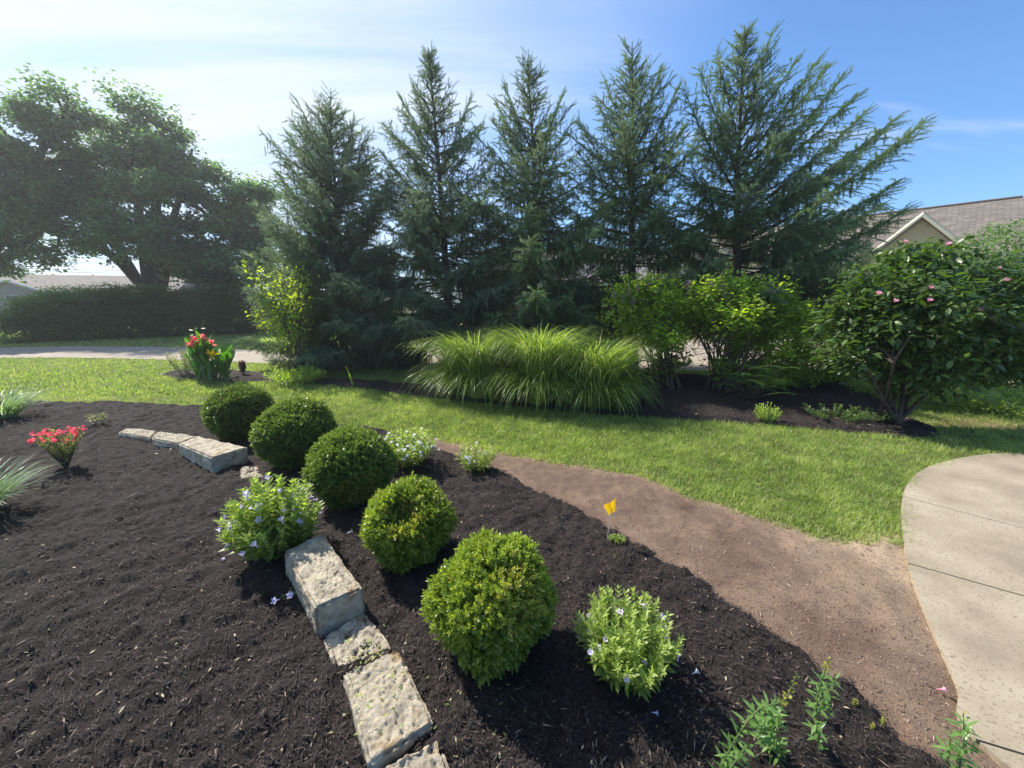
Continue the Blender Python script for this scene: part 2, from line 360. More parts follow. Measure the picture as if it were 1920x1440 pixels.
M['soffit'] = plain('brown_soffit', (.16, .12, .09), .8)
def shingles(name, a, b, c, sc=1.):
    m, nt = mat(name); l = nt.links.new; tc = MN(nt, 'ShaderNodeTexCoord'); br = MN(nt, 'ShaderNodeTexBrick')
    uv = MN(nt, 'ShaderNodeAttribute', attribute_name='UVMap')
    br.inputs['Scale'].default_value = 1; br.inputs['Mortar Size'].default_value = .012; br.inputs['Brick Width'].default_value = .45 * sc; br.inputs['Row Height'].default_value = .15 * sc
    br.inputs['Color1'].default_value = (*a, 1); br.inputs['Color2'].default_value = (*b, 1); br.inputs['Mortar'].default_value = (*c, 1); br.inputs['Bias'].default_value = -.1
    l(uv.outputs['Vector'], br.inputs['Vector']); p = MN(nt, 'ShaderNodeBsdfPrincipled'); p.inputs['Roughness'].default_value = .9
    l(br.outputs[0], p.inputs['Base Color']); o = MN(nt, 'ShaderNodeOutputMaterial'); l(p.outputs[0], o.inputs[0])
    b2 = MN(nt, 'ShaderNodeBump'); b2.inputs['Strength'].default_value = .6; b2.inputs['Distance'].default_value = .02; l(br.outputs['Fac'], b2.inputs['Height']); b2.invert = True; l(b2.outputs[0], p.inputs['Normal']); return m
M['shing'] = shingles('tan_shingles', (.26, .215, .175), (.145, .115, .095), (.08, .065, .055))
M['shingg'] = shingles('grey_shingles', (.30, .27, .26), (.22, .20, .195), (.13, .12, .115))
M['brick'] = shingles('red_brick', (.36, .17, .11), (.27, .12, .08), (.40, .36, .31), .55)

# ================= THE GROUND =================
def struct(o): o['kind'] = 'structure'; return o
def flatpoly(name, poly, z, m, thick=0):
    bm = bmesh.new(); vs = [bm.verts.new((p[0], p[1], z)) for p in poly]; f = bm.faces.new(vs)
    if f.normal.z < 0: f.normal_flip()
    bm.normal_update()
    if f.normal.z < 0: bmesh.ops.reverse_faces(bm, faces=[f])
    if thick:
        r = bmesh.ops.extrude_face_region(bm, geom=[f]); bmesh.ops.translate(bm, vec=(0, 0, -thick), verts=[q for q in r['geom'] if isinstance(q, bmesh.types.BMVert)])
        bmesh.ops.recalc_face_normals(bm, faces=bm.faces)
    bmesh.ops.triangulate(bm, faces=bm.faces)
    me = bpy.data.meshes.new(name); bm.to_mesh(me); bm.free(); me.materials.append(m)
    o = bpy.data.objects.new(name, me); C.objects.link(o); return o
def gp(*pts): return [G(*p) for p in pts]
ground = MB(); gx = np.array([-260, -60, -20, 0, 20, 60, 260.]); gy = np.array([-30, 0, 8, 20, 40, 90, 420.])
xx, yy = np.meshgrid(gx, gy); kk = len(gx)
ii = (np.arange(len(gy) - 1)[:, None] * kk + np.arange(kk - 1)[None]).ravel()
ground.add(np.stack([xx.ravel(), yy.ravel(), xx.ravel() * 0], 1), Qd=np.stack([ii, ii + 1, ii + kk + 1, ii + kk], 1))
struct(ground.build('lawn_ground', M['lawn']))

conc_edge = gp((1920, 855), (1850, 856), (1780, 868), (1730, 885), (1702, 910), (1690, 945), (1690, 990), (1700, 1060), (1730, 1150), (1790, 1285), (1875, 1440))
conc_poly = smoothpoly(conc_edge + [np.array([2.15, .2]), np.array([2.6, -1.2])]) + [np.array([9., -1.2]), np.array([9., 4.4]), np.array([7., 4.15])]
dark_r = gp((620, 798), (700, 806), (790, 826), (850, 855), (930, 880), (1014, 921), (1053, 937), (1118, 973), (1170, 1000), (1267, 1058), (1367, 1127), (1433, 1173), (1533, 1247), (1590, 1290), (1653, 1347), (1705, 1392), (1760, 1440))
dark_top = gp((-900, 772), (-300, 762), (0, 756), (120, 757), (260, 757), (390, 766), (500, 790))
dark_poly = smoothpoly(dark_top + dark_r + [np.array([1.95, .55]), np.array([2.0, -1.2])]) + [np.array([-7., -1.2])]
lawn_edge = gp((760, 812), (830, 824), (900, 838), (960, 850), (1060, 868), (1130, 878), (1190, 888), (1250, 908), (1300, 930), (1350, 945), (1400, 961), (1480, 985), (1530, 1003), (1580, 1008), (1640, 998), (1700, 1010))
old_poly = smoothpoly(lawn_edge, 4) + [q for q in conc_poly if q[1] < G(1700, 1010)[1] and q[0] < 3] + [np.array([1.5, -1.2]), np.array([.6, 1.5]), G(760, 840)[:2]]
old_poly = [q[:2] + (np.array([.03, 0]) if (q[0] > 1.6) else 0) for q in old_poly]
far_f = gp((286, 703), (350, 712), (440, 717), (520, 717), (600, 723), (700, 733), (780, 745), (900, 758), (1000, 768), (1100, 777), (1200, 785), (1300, 791), (1450, 800), (1600, 813), (1700, 823), (1745, 823), (1765, 812), (1745, 798))
far_b = gp((1690, 780), (1640, 745), (1560, 712), (1400, 706), (1250, 704), (1130, 706), (1000, 716), (850, 723), (780, 722), (700, 715), (620, 711), (540, 706), (440, 697), (340, 696))
far_poly = smoothpoly(far_f + far_b + [far_f[0]], 4)
drive_poly = smoothpoly(gp((-700, 646), (-300, 650), (0, 652), (150, 650), (300, 651), (430, 655), (540, 660), (640, 661), (800, 655), (1000, 646), (1250, 638), (1500, 634), (1800, 636), (2400, 645)), 3) + \
    smoothpoly(gp((2400, 722), (2100, 726), (1900, 722), (1700, 706), (1500, 700), (1250, 696), (1000, 697), (800, 697), (640, 690), (560, 685), (430, 680), (330, 676), (150, 672), (0, 672), (-300, 676), (-700, 684)), 3)

def bedh(P, poly, H, w, rough=.021):
    bs = 1. if H > .03 else .12
    x, y = P[:, 0], P[:, 1]; ins = inpoly(P, poly); d = edist(P, poly); s = np.where(ins, d, -d)
    jag = (noise2(x, y, 9, 1) - .5) * .06 + (noise2(x, y, 31, 2) - .5) * .035
    e = np.clip((s + jag) / w, -1.5, 1)
    b = (noise2(x, y, 2.2, 2) - .5) * .05 * bs + (noise2(x, y, 7, 3) - .5) * .03 * bs + (noise2(x, y, 19, 4) - .5) * rough * 1.6 + (noise2(x, y, 43, 5) - .5) * rough
    return np.where(e > 0, H * e + b * np.clip(e * 1.4, 0, 1), .05 * e), s
def bed(name, poly, m, cell, H, w, xr, yr, attr=None, rough=.021):
    x = np.arange(xr[0], xr[1], cell); y = np.arange(yr[0], yr[1], cell); X, Y = np.meshgrid(x, y)
    P = np.stack([X.ravel(), Y.ravel()], 1); h, s = bedh(P, poly, H, w, rough)
    n = len(x); idx = np.arange(len(P)).reshape(X.shape); q = np.stack([idx[:-1, :-1], idx[:-1, 1:], idx[1:, 1:], idx[1:, :-1]], -1).reshape(-1, 4)
    q = q[(s[q] > -cell * 2.2).all(1)]
    used = np.unique(q); mp = np.full(len(P), -1); mp[used] = np.arange(len(used))
    mb = MB(); V = np.column_stack([P, h])[used]; mb.add(V, Qd=mp[q], r=attr(P[used], s[used]) if attr else .0)
    return struct(mb.build(name, m, smooth=True))
bed('dark_mulch_bed', dark_poly, M['mulch'], .022, .062, .10, (-10, 2.1), (-.2, 7.4))
def dusty(P, s):
    de = edist(P, [q[:2] for q in lawn_edge] + [q[:2] for q in lawn_edge[::-1]]); dc = edist(P, conc_poly)
    cen = G(1655, 1050)[:2]; d3 = np.linalg.norm(P - cen, axis=1)
    v = np.clip(1 - de / .22, 0, 1) * .55 + np.clip(1 - d3 / .75, 0, 1) ** 1.2 * 1.1 + np.clip(1 - dc / .3, 0, 1) * .3
    return np.clip(v * (noise2(P[:, 0], P[:, 1], 5, 6) * .9 + .35), 0, .92)
bed('faded_mulch_ground', old_poly, M['oldmulch'], .03, .022, .14, (-1.2, 2.9), (-.2, 5.4), attr=dusty, rough=.009)
bed('far_mulch_bed', far_poly, M['mulch'], .05, .055, .14, (-8, 6.6), (3.8, 10.8))
def H0(x, y):
    """height of whatever ground lies at x, y"""
    P = np.array([[x, y]]) if np.isscalar(x) else np.stack([x, y], 1)
    o = np.zeros(len(P))
    for poly, H, w in ((dark_poly, .062, .10), (far_poly, .055, .14)):
        h, s = bedh(P, poly, H, w); o = np.where(s > 0, np.maximum(h, 0), o)
    return float(o[0]) if np.isscalar(x) else o
struct(flatpoly('driveway', drive_poly, .012, M['drive']))
# path slabs with open joints between them
def slab_path():
    cuts = []
    for a, b in (((1710, 942), (1920, 998)), ((1708, 1066), (1920, 1127)), ((1862, 1410), (1920, 1428))):
        p, q = G(*a), G(*b); d = nrmz(q - p); cuts.append((p, np.array([-d[1], d[0], 0])))
    bmA = bmesh.new()
    for k in range(len(cuts) + 1):
        bm = bmesh.new(); f = bm.faces.new([bm.verts.new((p[0], p[1], .03)) for p in conc_poly]); bm.normal_update()
        if f.normal.z < 0: f.normal_flip()
        for j, (p, n) in enumerate(cuts):
            if j == k or j == k - 1:
                s = 1 if j == k else -1      # cut 0 is the farthest
                pp = p + n * s * .005
                bmesh.ops.bisect_plane(bm, geom=bm.verts[:] + bm.edges[:] + bm.faces[:], plane_co=pp, plane_no=n * s, clear_inner=True)
        r = bmesh.ops.extrude_face_region(bm, geom=bm.faces[:]); bmesh.ops.translate(bm, vec=(0, 0, -.09), verts=[q for q in r['geom'] if isinstance(q, bmesh.types.BMVert)])
        bmesh.ops.recalc_face_normals(bm, faces=bm.faces); bmesh.ops.triangulate(bm, faces=bm.faces)
        tmp = bpy.data.meshes.new('t'); bm.to_mesh(tmp); bm.free(); bmA.from_mesh(tmp); bpy.data.meshes.remove(tmp)
    me = bpy.data.meshes.new('concrete_path'); bmA.to_mesh(me); bmA.free(); me.materials.append(M['conc'])
    o = bpy.data.objects.new('concrete_path', me); C.objects.link(o); return struct(o)
slab_path()

# shredded bark lying loose on the beds
tent = (np.array([(0, 0, 0), (-.5, .45, 0), (.5, .5, 0), (0, .5, .45), (0, 1, 0)]), np.array([(0, 1, 3), (0, 3, 2), (1, 4, 3), (3, 4, 2)]))
def scatter(n, xr, yr, dens):
    P = np.column_stack([rng.uniform(*xr, n), rng.uniform(*yr, n)]); return P[rng.random(n) < dens(P)]
def chips(name, label_m, P, poly, H, w, ln, wd, tilt, lift, rfun=None, rough=.021):
    h, s = bedh(P, poly, H, w, rough); k = (s > .0) & (h > .002); P = P[k]; h = h[k]; n = len(P)
    flow = noise2(P[:, 0], P[:, 1], 1.6, 1) * 5
    az = flow + rng.normal(0, .9, n); el = rng.normal(0, tilt, n)
    D = np.stack([np.cos(az) * np.cos(el), np.sin(az) * np.cos(el), np.sin(el)], 1)
    mb = MB(); l = ln[0] + (ln[1] - ln[0]) * rng.random(n) ** 3; r = rng.random(n)
    inst(mb, tent, np.column_stack([P, h + lift * rng.random(n)]) - D * l[:, None] * .5, D, l, wd * (.5 + rng.random(n)), up=np.array([0, 0, 1.]), r=r)
    o = mb.build(name, label_m); o['kind'] = 'stuff'; return o
dist = lambda P: np.sqrt(P[:, 0] ** 2 + P[:, 1] ** 2 + 2.5)
P = scatter(700000, (-9.5, 2.1), (.5, 7.2), lambda P: np.minimum(1, (1.9 / dist(P)) ** 2.2))
tag(chips('shredded_mulch', M['chips'], P, dark_poly, .062, .10, (.010, .048), .0048, .36, .014), 'dark shredded bark mulch covering the curved beds', 'mulch')
P = scatter(200000, (-1, 2.9), (.6, 5.3), lambda P: np.minimum(1, (1.9 / dist(P)) ** 1.6))
tag(chips('faded_mulch_shreds', M['oldchips'], P, old_poly, .022, .14, (.005, .038), .0032, .18, .005, rough=.009), 'fine faded reddish bark shreds on the bare strip beside the lawn', 'mulch')
P = scatter(60000, (-8, 6.6), (3.8, 10.8), lambda P: np.full(len(P), .7))
tag(chips('far_mulch_shreds', M['chips'], P, far_poly, .055, .14, (.03, .08), .010, .3, .012), 'dark shredded bark in the long bed under the spruces', 'mulch')

# lawn blades
lawn_no = [dark_poly, old_poly, far_poly, drive_poly, conc_poly]
def lawn(n, xr, yr, dens, hh, ww, z0=0):
    P = scatter(n, xr, yr, dens)
    k = np.abs(P[:, 0]) < P[:, 1] * 1.75 + 1.2; P = P[k]; ok = np.ones(len(P), bool)
    for pl, mrg in zip(lawn_no, (.035, .11, .03, .06, .05)):
        Q2 = P + (np.stack([noise2(P[:, 0], P[:, 1], 6, 2), noise2(P[:, 0], P[:, 1], 6, 3)], 1) - .5) * .10
        ins = inpoly(Q2, pl); d = edist(P, pl) if mrg else 0; ok &= ~(ins & (d > mrg * rng.random(len(P)) * 1.6))
    P = P[ok]; n = len(P); cl = noise2(P[:, 0], P[:, 1], 5, 4) * .5 + noise2(P[:, 0], P[:, 1], 15, 7) * .5; big = noise2(P[:, 0], P[:, 1], .9, 5); stripe = noise2(P[:, 0] * 3, P[:, 1] * .6, 1.5, 6)
    de = edist(P, [q[:2] for q in lawn_edge] + [q[:2] for q in lawn_edge[::-1]])
    r = np.clip(-.05 + .85 * cl + .22 * big + .25 * (stripe - .5) + rng.normal(0, .16, n), 0, .93)
    dry = (rng.random(n) < .05 + .22 * np.clip(1 - de / .35, 0, 1) + .20 * (cl > .66)); r = np.where(dry, .94 + .06 * rng.random(n), r)
    mb = MB(); az = rng.random(n) * 6.283 + 0; a0 = np.abs(rng.normal(.15, .25, n)); 
    blades(mb, np.column_stack([P, np.full(n, z0)]), az, hh * (.5 + rng.random(n) * .9) * (.45 + 1.1 * cl), ww * (.7 + .6 * rng.random(n)), a0, a0 + .3 + rng.random(n) * 1.0, seg=2, r=r)
    return mb
mb1 = lawn(1100000, (-11, 8.6), (2.3, 6.6), lambda P: np.minimum(1, (3.6 / dist(P)) ** 1.7), .050, .0048)
o = mb1.build('lawn_grass', M['grass']); tag(o, 'mown green lawn sweeping between the two mulch beds', 'grass', kind='stuff')
mb1 = lawn(520000, (-19, 15), (6.6, 12.5), lambda P: np.minimum(1, (6.8 / dist(P)) ** 1.3), .055, .010)
o = mb1.build('lawn_grass_by_the_driveway', M['grass']); tag(o, 'lawn strip on the near side of the rear driveway', 'grass', kind='stuff')
mb1 = lawn(230000, (-36, 24), (12.5, 24), lambda P: np.minimum(1, (12 / dist(P)) ** 1.), .07, .022)
o = mb1.build('lawn_grass_beyond_the_driveway', M['grass']); tag(o, 'shaded lawn between the rear driveway and the hedge', 'grass', kind='stuff')

# ================= STONES =================
from mathutils import noise as MNZ
def stone(label, corners, h, zb=-.10, seed=0, group='limestone blocks edging the bed', rough=1.0):
    top = [np.array(G(x, y, h)) for x, y in corners]; c = sum(top) / 4
    bm = bmesh.new(); lo = [bm.verts.new((p[0] + (p[0] - c[0]) * .03, p[1] + (p[1] - c[1]) * .03, zb)) for p in top]; hi = [bm.verts.new(tuple(p)) for p in top]
    bm.faces.new(hi); bm.faces.new(lo[::-1])
    for i in range(4): bm.faces.new((lo[i], lo[(i + 1) % 4], hi[(i + 1) % 4], hi[i]))
    bmesh.ops.recalc_face_normals(bm, faces=bm.faces)
    bmesh.ops.bevel(bm, geom=bm.edges[:], offset=.012, segments=2, affect='EDGES')
    for _ in range(8):
        es = [e for e in bm.edges if e.calc_length() > .0095]
        if not es: break
        bmesh.ops.subdivide_edges(bm, edges=es, cuts=1, use_grid_fill=True)
        bmesh.ops.triangulate(bm, faces=bm.faces)
        if len(bm.verts) > 36000: break
    bm.normal_update()
    mv = []
    for v in bm.verts:
        p = v.co + Vector((seed * 3.1, seed * 1.7, 0)); up = max(v.normal.z, 0)
        a = MNZ.fractal(p * 8, .9, 2, 4) * .010 + (MNZ.fractal(p * 60, .7, 2, 3) * .0045 - max(0, MNZ.noise(p * 48) - .05) * .016) * (.3 + .9 * up) * rough
        mv.append(v.normal * a)
    for v, d in zip(bm.verts, mv): v.co += d
    base = Vector((c[0], c[1], 0))
    for v in bm.verts: v.co -= base
    me = bpy.data.meshes.new('edging_stone'); bm.to_mesh(me); bm.free(); me.materials.append(M['stone'])
    at = me.attributes.new('rnd', 'FLOAT', 'POINT')
    for p in me.polygons: p.use_smooth = True
    o = bpy.data.objects.new('edging_stone', me); C.objects.link(o); o.location = base
    return tag(o, label, 'stone block', group)
stone('pale pitted stone block nearest the camera, cut off by the bottom edge', [(712, 1436), (824, 1383), (862, 1480), (745, 1560)], .10, seed=1)
stone('long pale pitted stone block with green leaf scraps, second from the bottom', [(643, 1258), (746, 1213), (817, 1355), (692, 1432)], .115, seed=2)
stone('low sunken stone partly in shade at the foot of the tall grey block', [(604, 1192), (688, 1140), (733, 1216), (630, 1258)], .07, seed=3)
stone('tall thick grey block with a sheer front face below the lavender petunia', [(532, 1032), (604, 998), (680, 1102), (590, 1140)], .205, seed=4)
stone('grey block with a smooth rounded end beside the farthest boxwood balls', [(334, 831), (372, 817), (464, 838), (396, 858)], .20, seed=5, rough=.5)
stone('flat middle slab of the upper left stone row', [(284, 822), (294, 808), (372, 817), (333, 831)], .13, seed=6)
stone('flat cracked slab at the far left end of the upper stone row', [(222, 811), (236, 801), (293, 807), (283, 821)], .10, seed=7)
stone('small buried stone showing just behind the lavender petunia', [(452, 874), (484, 872), (500, 896), (448, 900)], .06, seed=8)

# ================= SMALL HELPERS FOR PLANTS =================
UP = np.array([0, 0, 1.])
def child_copy(name, data, parent, loc, D, sc, up=None, rel=True):
    X, Y, Z = frames(np.array([D], float), up); m = Matrix([list(X[0] * sc) + [0], list(Y[0] * sc) + [0], list(Z[0] * sc) + [0], [0, 0, 0, 1]]).transposed()
    o = bpy.data.objects.new(name, data); C.objects.link(o); o.parent = parent
    pl = np.array(parent.location); m.translation = Vector(tuple(np.array(loc) - pl)); o.matrix_local = m; return o
def mesh_of(mb, mats, smooth=False):
    o = mb.build('t', mats, smooth=smooth); me = o.data; bpy.data.objects.remove(o); return me
def trumpet(m, lobes=5, tubel=1.0, mouth=.42):
    mb = MB(); k = lobes * 4; th = np.arange(k) * 2 * math.pi / k; V = [];
    for y, r in ((0, .05), (.5, .09), (.8, .18), (1.0, None), (1.12, None)):
        if r is None:
            rr = (mouth * .62 if y == 1.0 else mouth) * (1 + .22 * np.cos(th * lobes)); yy = np.full(k, y) - (y > 1.0) * .06 * (1 - np.cos(th * lobes))
        else: rr = np.full(k, r); yy = np.full(k, y)
        V.append(np.stack([np.cos(th) * rr, yy * tubel, np.sin(th) * rr], 1))
    V = np.concatenate(V); j = np.arange(k); q = np.concatenate([np.stack([i * k + j, i * k + (j + 1) % k, (i + 1) * k + (j + 1) % k, (i + 1) * k + j], 1) for i in range(4)])
    mb.add(V, Qd=q, r=.6); return mesh_of(mb, m, True)
fl_lav, fl_white, fl_red = trumpet(M['lav']), trumpet(M['white']), trumpet(M['red'], 5, .7, .62)

# ================= BOXWOOD BALLS =================
def boxwood(label, px, py, h, r, m, n, dent=None, sq=1.0, tall=1.0, bright=0., seed=0, lump=.075, brown=None):
    c = G(px, py, h); gz = H0(c[0], c[1]); t = thing('boxwood_ball', label, 'boxwood shrub', (c[0], c[1], gz), 'clipped boxwood balls in a row')
    def rad(D):
        a = 1 + lump * 2 * (noise2(D[:, 0] * 1.5 + seed, D[:, 2] * 1.5 + D[:, 1], 1.6, 1) - .5) + lump * (noise2(D[:, 0] + seed, D[:, 2] + D[:, 1] * 2, 5, 2) - .5)
        if dent is not None:
            dd = nrmz(np.array(dent)); a = a - .5 * np.clip((D @ dd - .88) / .12, 0, 1) ** .9
        return a * r
    D = nrmz(rng.normal(size=(int(n * .95), 3))); D = D[D[:, 2] > -.86]; n2 = len(D)
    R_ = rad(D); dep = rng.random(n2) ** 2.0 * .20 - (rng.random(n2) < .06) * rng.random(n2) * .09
    P = D * (R_ * (1 - dep))[:, None] * np.array([1, 1, tall]); P[:, :2] *= (1 - .16 * np.clip(-D[:, 2:3], 0, 1)); P = P + np.array(c)
    P[:, 2] = np.maximum(P[:, 2], gz + .03)
    dirs = nrmz(D + rng.normal(0, .55, (n2, 3)) + np.array([0, 0, .30]))
    cl = noise2(D[:, 0] * 3 + seed, D[:, 2] * 3 + D[:, 1], 1.8, 3)
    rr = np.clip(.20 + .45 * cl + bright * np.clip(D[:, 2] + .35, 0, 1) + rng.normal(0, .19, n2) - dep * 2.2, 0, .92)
    if brown is not None:
        bd = nrmz(np.array(brown)); kb = (D @ bd > .86) & (rng.random(n2) < .5); rr = np.where(kb, .97, rr)
    rr = np.where(rng.random(n2) < .012, .98, rr)
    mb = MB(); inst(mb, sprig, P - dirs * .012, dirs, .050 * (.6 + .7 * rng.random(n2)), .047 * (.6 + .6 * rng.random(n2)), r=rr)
    mb.build('foliage', m, t)
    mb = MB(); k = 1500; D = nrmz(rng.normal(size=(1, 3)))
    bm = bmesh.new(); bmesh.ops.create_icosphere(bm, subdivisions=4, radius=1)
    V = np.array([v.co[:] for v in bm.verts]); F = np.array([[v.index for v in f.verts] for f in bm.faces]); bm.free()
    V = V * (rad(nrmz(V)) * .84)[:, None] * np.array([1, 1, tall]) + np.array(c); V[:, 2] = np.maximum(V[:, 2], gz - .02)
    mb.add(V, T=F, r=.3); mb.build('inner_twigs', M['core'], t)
    mb = MB()
    for i in range(7):
        a = rng.random() * 6.28; b = np.array([c[0], c[1], gz - .03]) + np.array([math.cos(a), math.sin(a), 0]) * .03
        tube(mb, bez(b, b + UP * .08, np.array(c) + np.array([math.cos(a), math.sin(a), .1]) * r * .5, 5), np.linspace(.012, .006, 5), 5)
    mb.build('stem', M['twig'], t)
    return t
boxwood('bright yellow-green boxwood ball, nearest and largest, with a ragged taller shape', 922, 1124, .31, .226, M['boxnew'], 11500, bright=.30, tall=1.22, seed=3, lump=.18, brown=(.5, -.6, .5))
boxwood('boxwood ball with a hollow dent and brown patch in its front, second nearest', 768, 982, .285, .237, M['boxnew'], 10500, dent=(.0, -.70, .71), bright=.18, tall=1.0, seed=9, lump=.13, brown=(.05, -.70, .69))
boxwood('smooth round boxwood ball in the middle of the row of five', 660, 876, .325, .305, M['box'], 11500, bright=.25, tall=.95, seed=5, lump=.075, brown=(.5, -.85, -.3))
boxwood('neat green boxwood ball, fourth from the camera, right of the darkest one', 555, 814, .35, .340, M['box'], 11000, bright=.28, tall=.94, seed=13, lump=.075)
boxwood('dark green boxwood ball, farthest in the row, edge tinged yellow at left', 452, 776, .34, .330, M['box'], 9500, bright=.0, tall=.95, seed=21, lump=.075)

# ================= LEAFY PERENNIALS =================
def herb(name, label, cat, px, py, rad, h, nst, ll, lw, m, flowers=0, flow=None, fsize=.03, group=None, node=.032, dome=.35, lean=(0, 0), stemr=.0025, base=None, fname='flower', off=(0, 0), botk=.2):
    c = G(px, py, .05) if base is None else np.array(base, float); gz = H0(c[0], c[1]); c[2] = gz
    t = thing(name, label, cat, c, group); mb = MB(); ms = MB(); tips = []; P = []; D = []; Ls = []; Rr = []
    for i in range(nst):
        u = math.sqrt(rng.random()); a = rng.random() * 6.283
        hh = h * (1 - dome * u * u) * (.72 + .33 * rng.random())
        e = c + np.array([math.cos(a) * rad * u + lean[0], math.sin(a) * rad * u + lean[1], hh]); b = c + np.array([math.cos(a), math.sin(a), 0]) * rad * .35 * u * .7 - UP * .01
        mid = b * .45 + e * .55 + np.array([math.cos(a), math.sin(a), 0]) * rad * .12 * u - UP * hh * .05
        pth = bez(b, mid, e, 7); tube(ms, pth, np.linspace(stemr, stemr * .5, 7), 4)
        ln = np.linalg.norm(e - b); k = max(4, int(ln / node)); base_a = rng.random() * 3.14; tone = rng.normal(0, .10)
        tg = nrmz(e - mid)
        for j in range(k):
            f = botk + (1 - botk) * (j + 1) / k; p = (1 - f) ** 2 * b + 2 * f * (1 - f) * mid + f * f * e; ta = nrmz(2 * (1 - f) * (mid - b) + 2 * f * (e - mid))
            x = nrmz(np.cross(ta, [.3, .2, .9] if abs(ta[2]) < .9 else [1., 0, 0])); y = np.cross(ta, x); aa = base_a + j * 1.571
            top = (f > .84)
            for s in (0, 1, 2, 3) if top else (0, 2):
                q = aa + s * 1.571 + rng.normal(0, .25); w = x * math.cos(q) + y * math.sin(q)
                up = 1.0 if top else .35 + .4 * f
                P.append(p); D.append(w + ta * up + UP * .1); Ls.append(ll * (.62 if top else 1.) * (.7 + .5 * rng.random())); Rr.append(.28 + .45 * f ** 2 + tone + rng.normal(0, .09))
        tips.append((e, tg))
    P = np.array(P); D = nrmz(np.array(D)); Ls = np.array(Ls); inst(mb, leaf8, P, D, Ls, Ls * lw / ll, up=UP + rng.normal(0, .25, (len(P), 3)), r=np.clip(np.array(Rr), 0, 1))
    mb.build('foliage', m, t); ms.build('stems', M['stem'], t)
    if flowers:
        idx = rng.permutation(len(tips) * 2)[:flowers] % len(tips)
        for i in idx:
            e, tg = tips[i]; d = nrmz(tg * .5 + rng.normal(0, .6, 3) + np.array([.0, -.35, .35])); pos = e - UP * rng.random() * h * .25 + d * .008 + np.array([rng.normal(0, .01), -.012, .006])
            child_copy(fname, flow, t, pos, d, fsize * (.8 + .4 * rng.random()))
    return t
herb('petunia_plant', 'bushy plant with lavender trumpet flowers spilling over the stone wall', 'flowering plant', 524, 1040, .27, .52, 90, .066, .025, M['rue'], 42, fl_lav, .034, 'mexican petunia plants', dome=.45, lean=(-.0, .0))
herb('petunia_plant', 'bright lime-green bushy plant with a few pale flowers, right of the nearest boxwood', 'flowering plant', 1170, 1262, .215, .31, 92, .050, .017, M['rue'], 16, fl_lav, .026, 'mexican petunia plants', dome=.18, node=.025)
herb('petunia_plant', 'bushy plant with many white flowers behind the middle boxwood ball', 'flowering plant', 768, 875, .28, .34, 70, .06, .022, M['rue'], 60, fl_white, .034, 'mexican petunia plants', dome=.4)
herb('petunia_plant', 'small low lime-green bush at the edge of the faded mulch behind the boxwoods', 'flowering plant', 893, 880, .20, .25, 48, .05, .018, M['rue'], 8, fl_lav, .025, 'mexican petunia plants', dome=.3)
# trailing runner of the first petunia plant
herb('petunia_seedling', 'single lavender flower on a wiry stalk beside the tall grey stone', 'flower', 543, 1122, .03, .07, 3, .02, .006, M['rue'], 2, fl_lav, .036, node=.03)
herb('herb_tuft', 'tiny grey-green herb tuft beside the yellow flag', 'seedling', 1157, 1017, .055, .035, 34, .018, .006, M['rue'], 0, node=.012, dome=.5)
herb('seedling', 'small pale-leaved seedling beyond the red azalea', 'seedling', 186, 800, .10, .14, 8, .055, .018, M['azl'], 0, node=.04)
herb('spirea_shrub', 'tiny round light-green shrub at the lawn edge of the far bed', 'shrub', 1436, 787, .17, .26, 40, .032, .012, M['lilac'], 0, node=.022)
herb('low_herb', 'low sparse green herb spreading in the shade under the magnolia', 'herb', 1560, 785, .42, .14, 34, .05, .022, M['magn'], 0, node=.03, dome=.1)
herb('low_herb', 'low dark herb patch beside the magnolia stems on the black mulch', 'herb', 1625, 790, .30, .12, 30, .05, .02, M['magn'], 0, node=.03, dome=.1)
for (x, y, lb) in ((1630, 1368, 'tiny yellow-green sprig in the mulch, left one of a pair'), (1652, 1366, 'tiny branching yellow sprig in the mulch, right one of a pair'), (1598, 1332, 'minute pale sprig at the edge of the dark mulch')):
    herb('yellow_sprig', lb, 'seedling', x, y, .012, .035, 4, .008, .004, M['yellowbud'], 0, node=.006, stemr=.001)

# azalea: stems fan out of one point, flowers on the top
def azalea():
    c = G(125, 878, .05); c[2] = H0(c[0], c[1]); t = thing('azalea', 'small vase-shaped azalea with scarlet flowers along its top, standing alone in the mulch', 'azalea', c)
    mb = MB(); ms = MB(); tips = []; P = []; D = []
    for i in range(64):
        a = rng.random() * 6.283; u = math.sqrt(rng.random()); hh = .40 * (.45 + .55 * rng.random() ** .5)
        sp = .23 * u * (hh / .40)
        e = c + np.array([math.cos(a) * sp - .0, math.sin(a) * sp * .8, hh * (1 - .08 * u)]); mid = c + (e - c) * .5 + UP * .02
        tube(ms, bez(c - UP * .02, mid, e, 5), np.linspace(.003, .0012, 5), 4); tips.append(e)
        for f in np.linspace(.25, 1, 17):
            P.append((1 - f) ** 2 * c + 2 * f * (1 - f) * mid + f * f * e); D.append(rng.normal(0, .7, 3) + UP * .6 + (e - c) * 1.)
    P = np.array(P); inst(mb, leaf4, P, np.array(D), .030 * (.6 + .7 * rng.random(len(P))), .013, r=np.clip(.4 + rng.normal(0, .25, len(P)), 0, 1))
    mb.build('foliage', M['azl'], t); ms.build('stems', M['twig'], t)
    pick = [e for e in tips if e[2] > c[2] + .30] * 2 + [e for e in tips if np.linalg.norm((e - c)[:2]) > .16] 
    for e in pick[:70]:
        child_copy('flower', fl_red, t, e + rng.normal(0, .022, 3) + np.array([0, -.01, 0]), nrmz(rng.normal(0, .5, 3) + np.array([0, -.5, .5])), .024 * (.7 + .5 * rng.random()))
azalea()

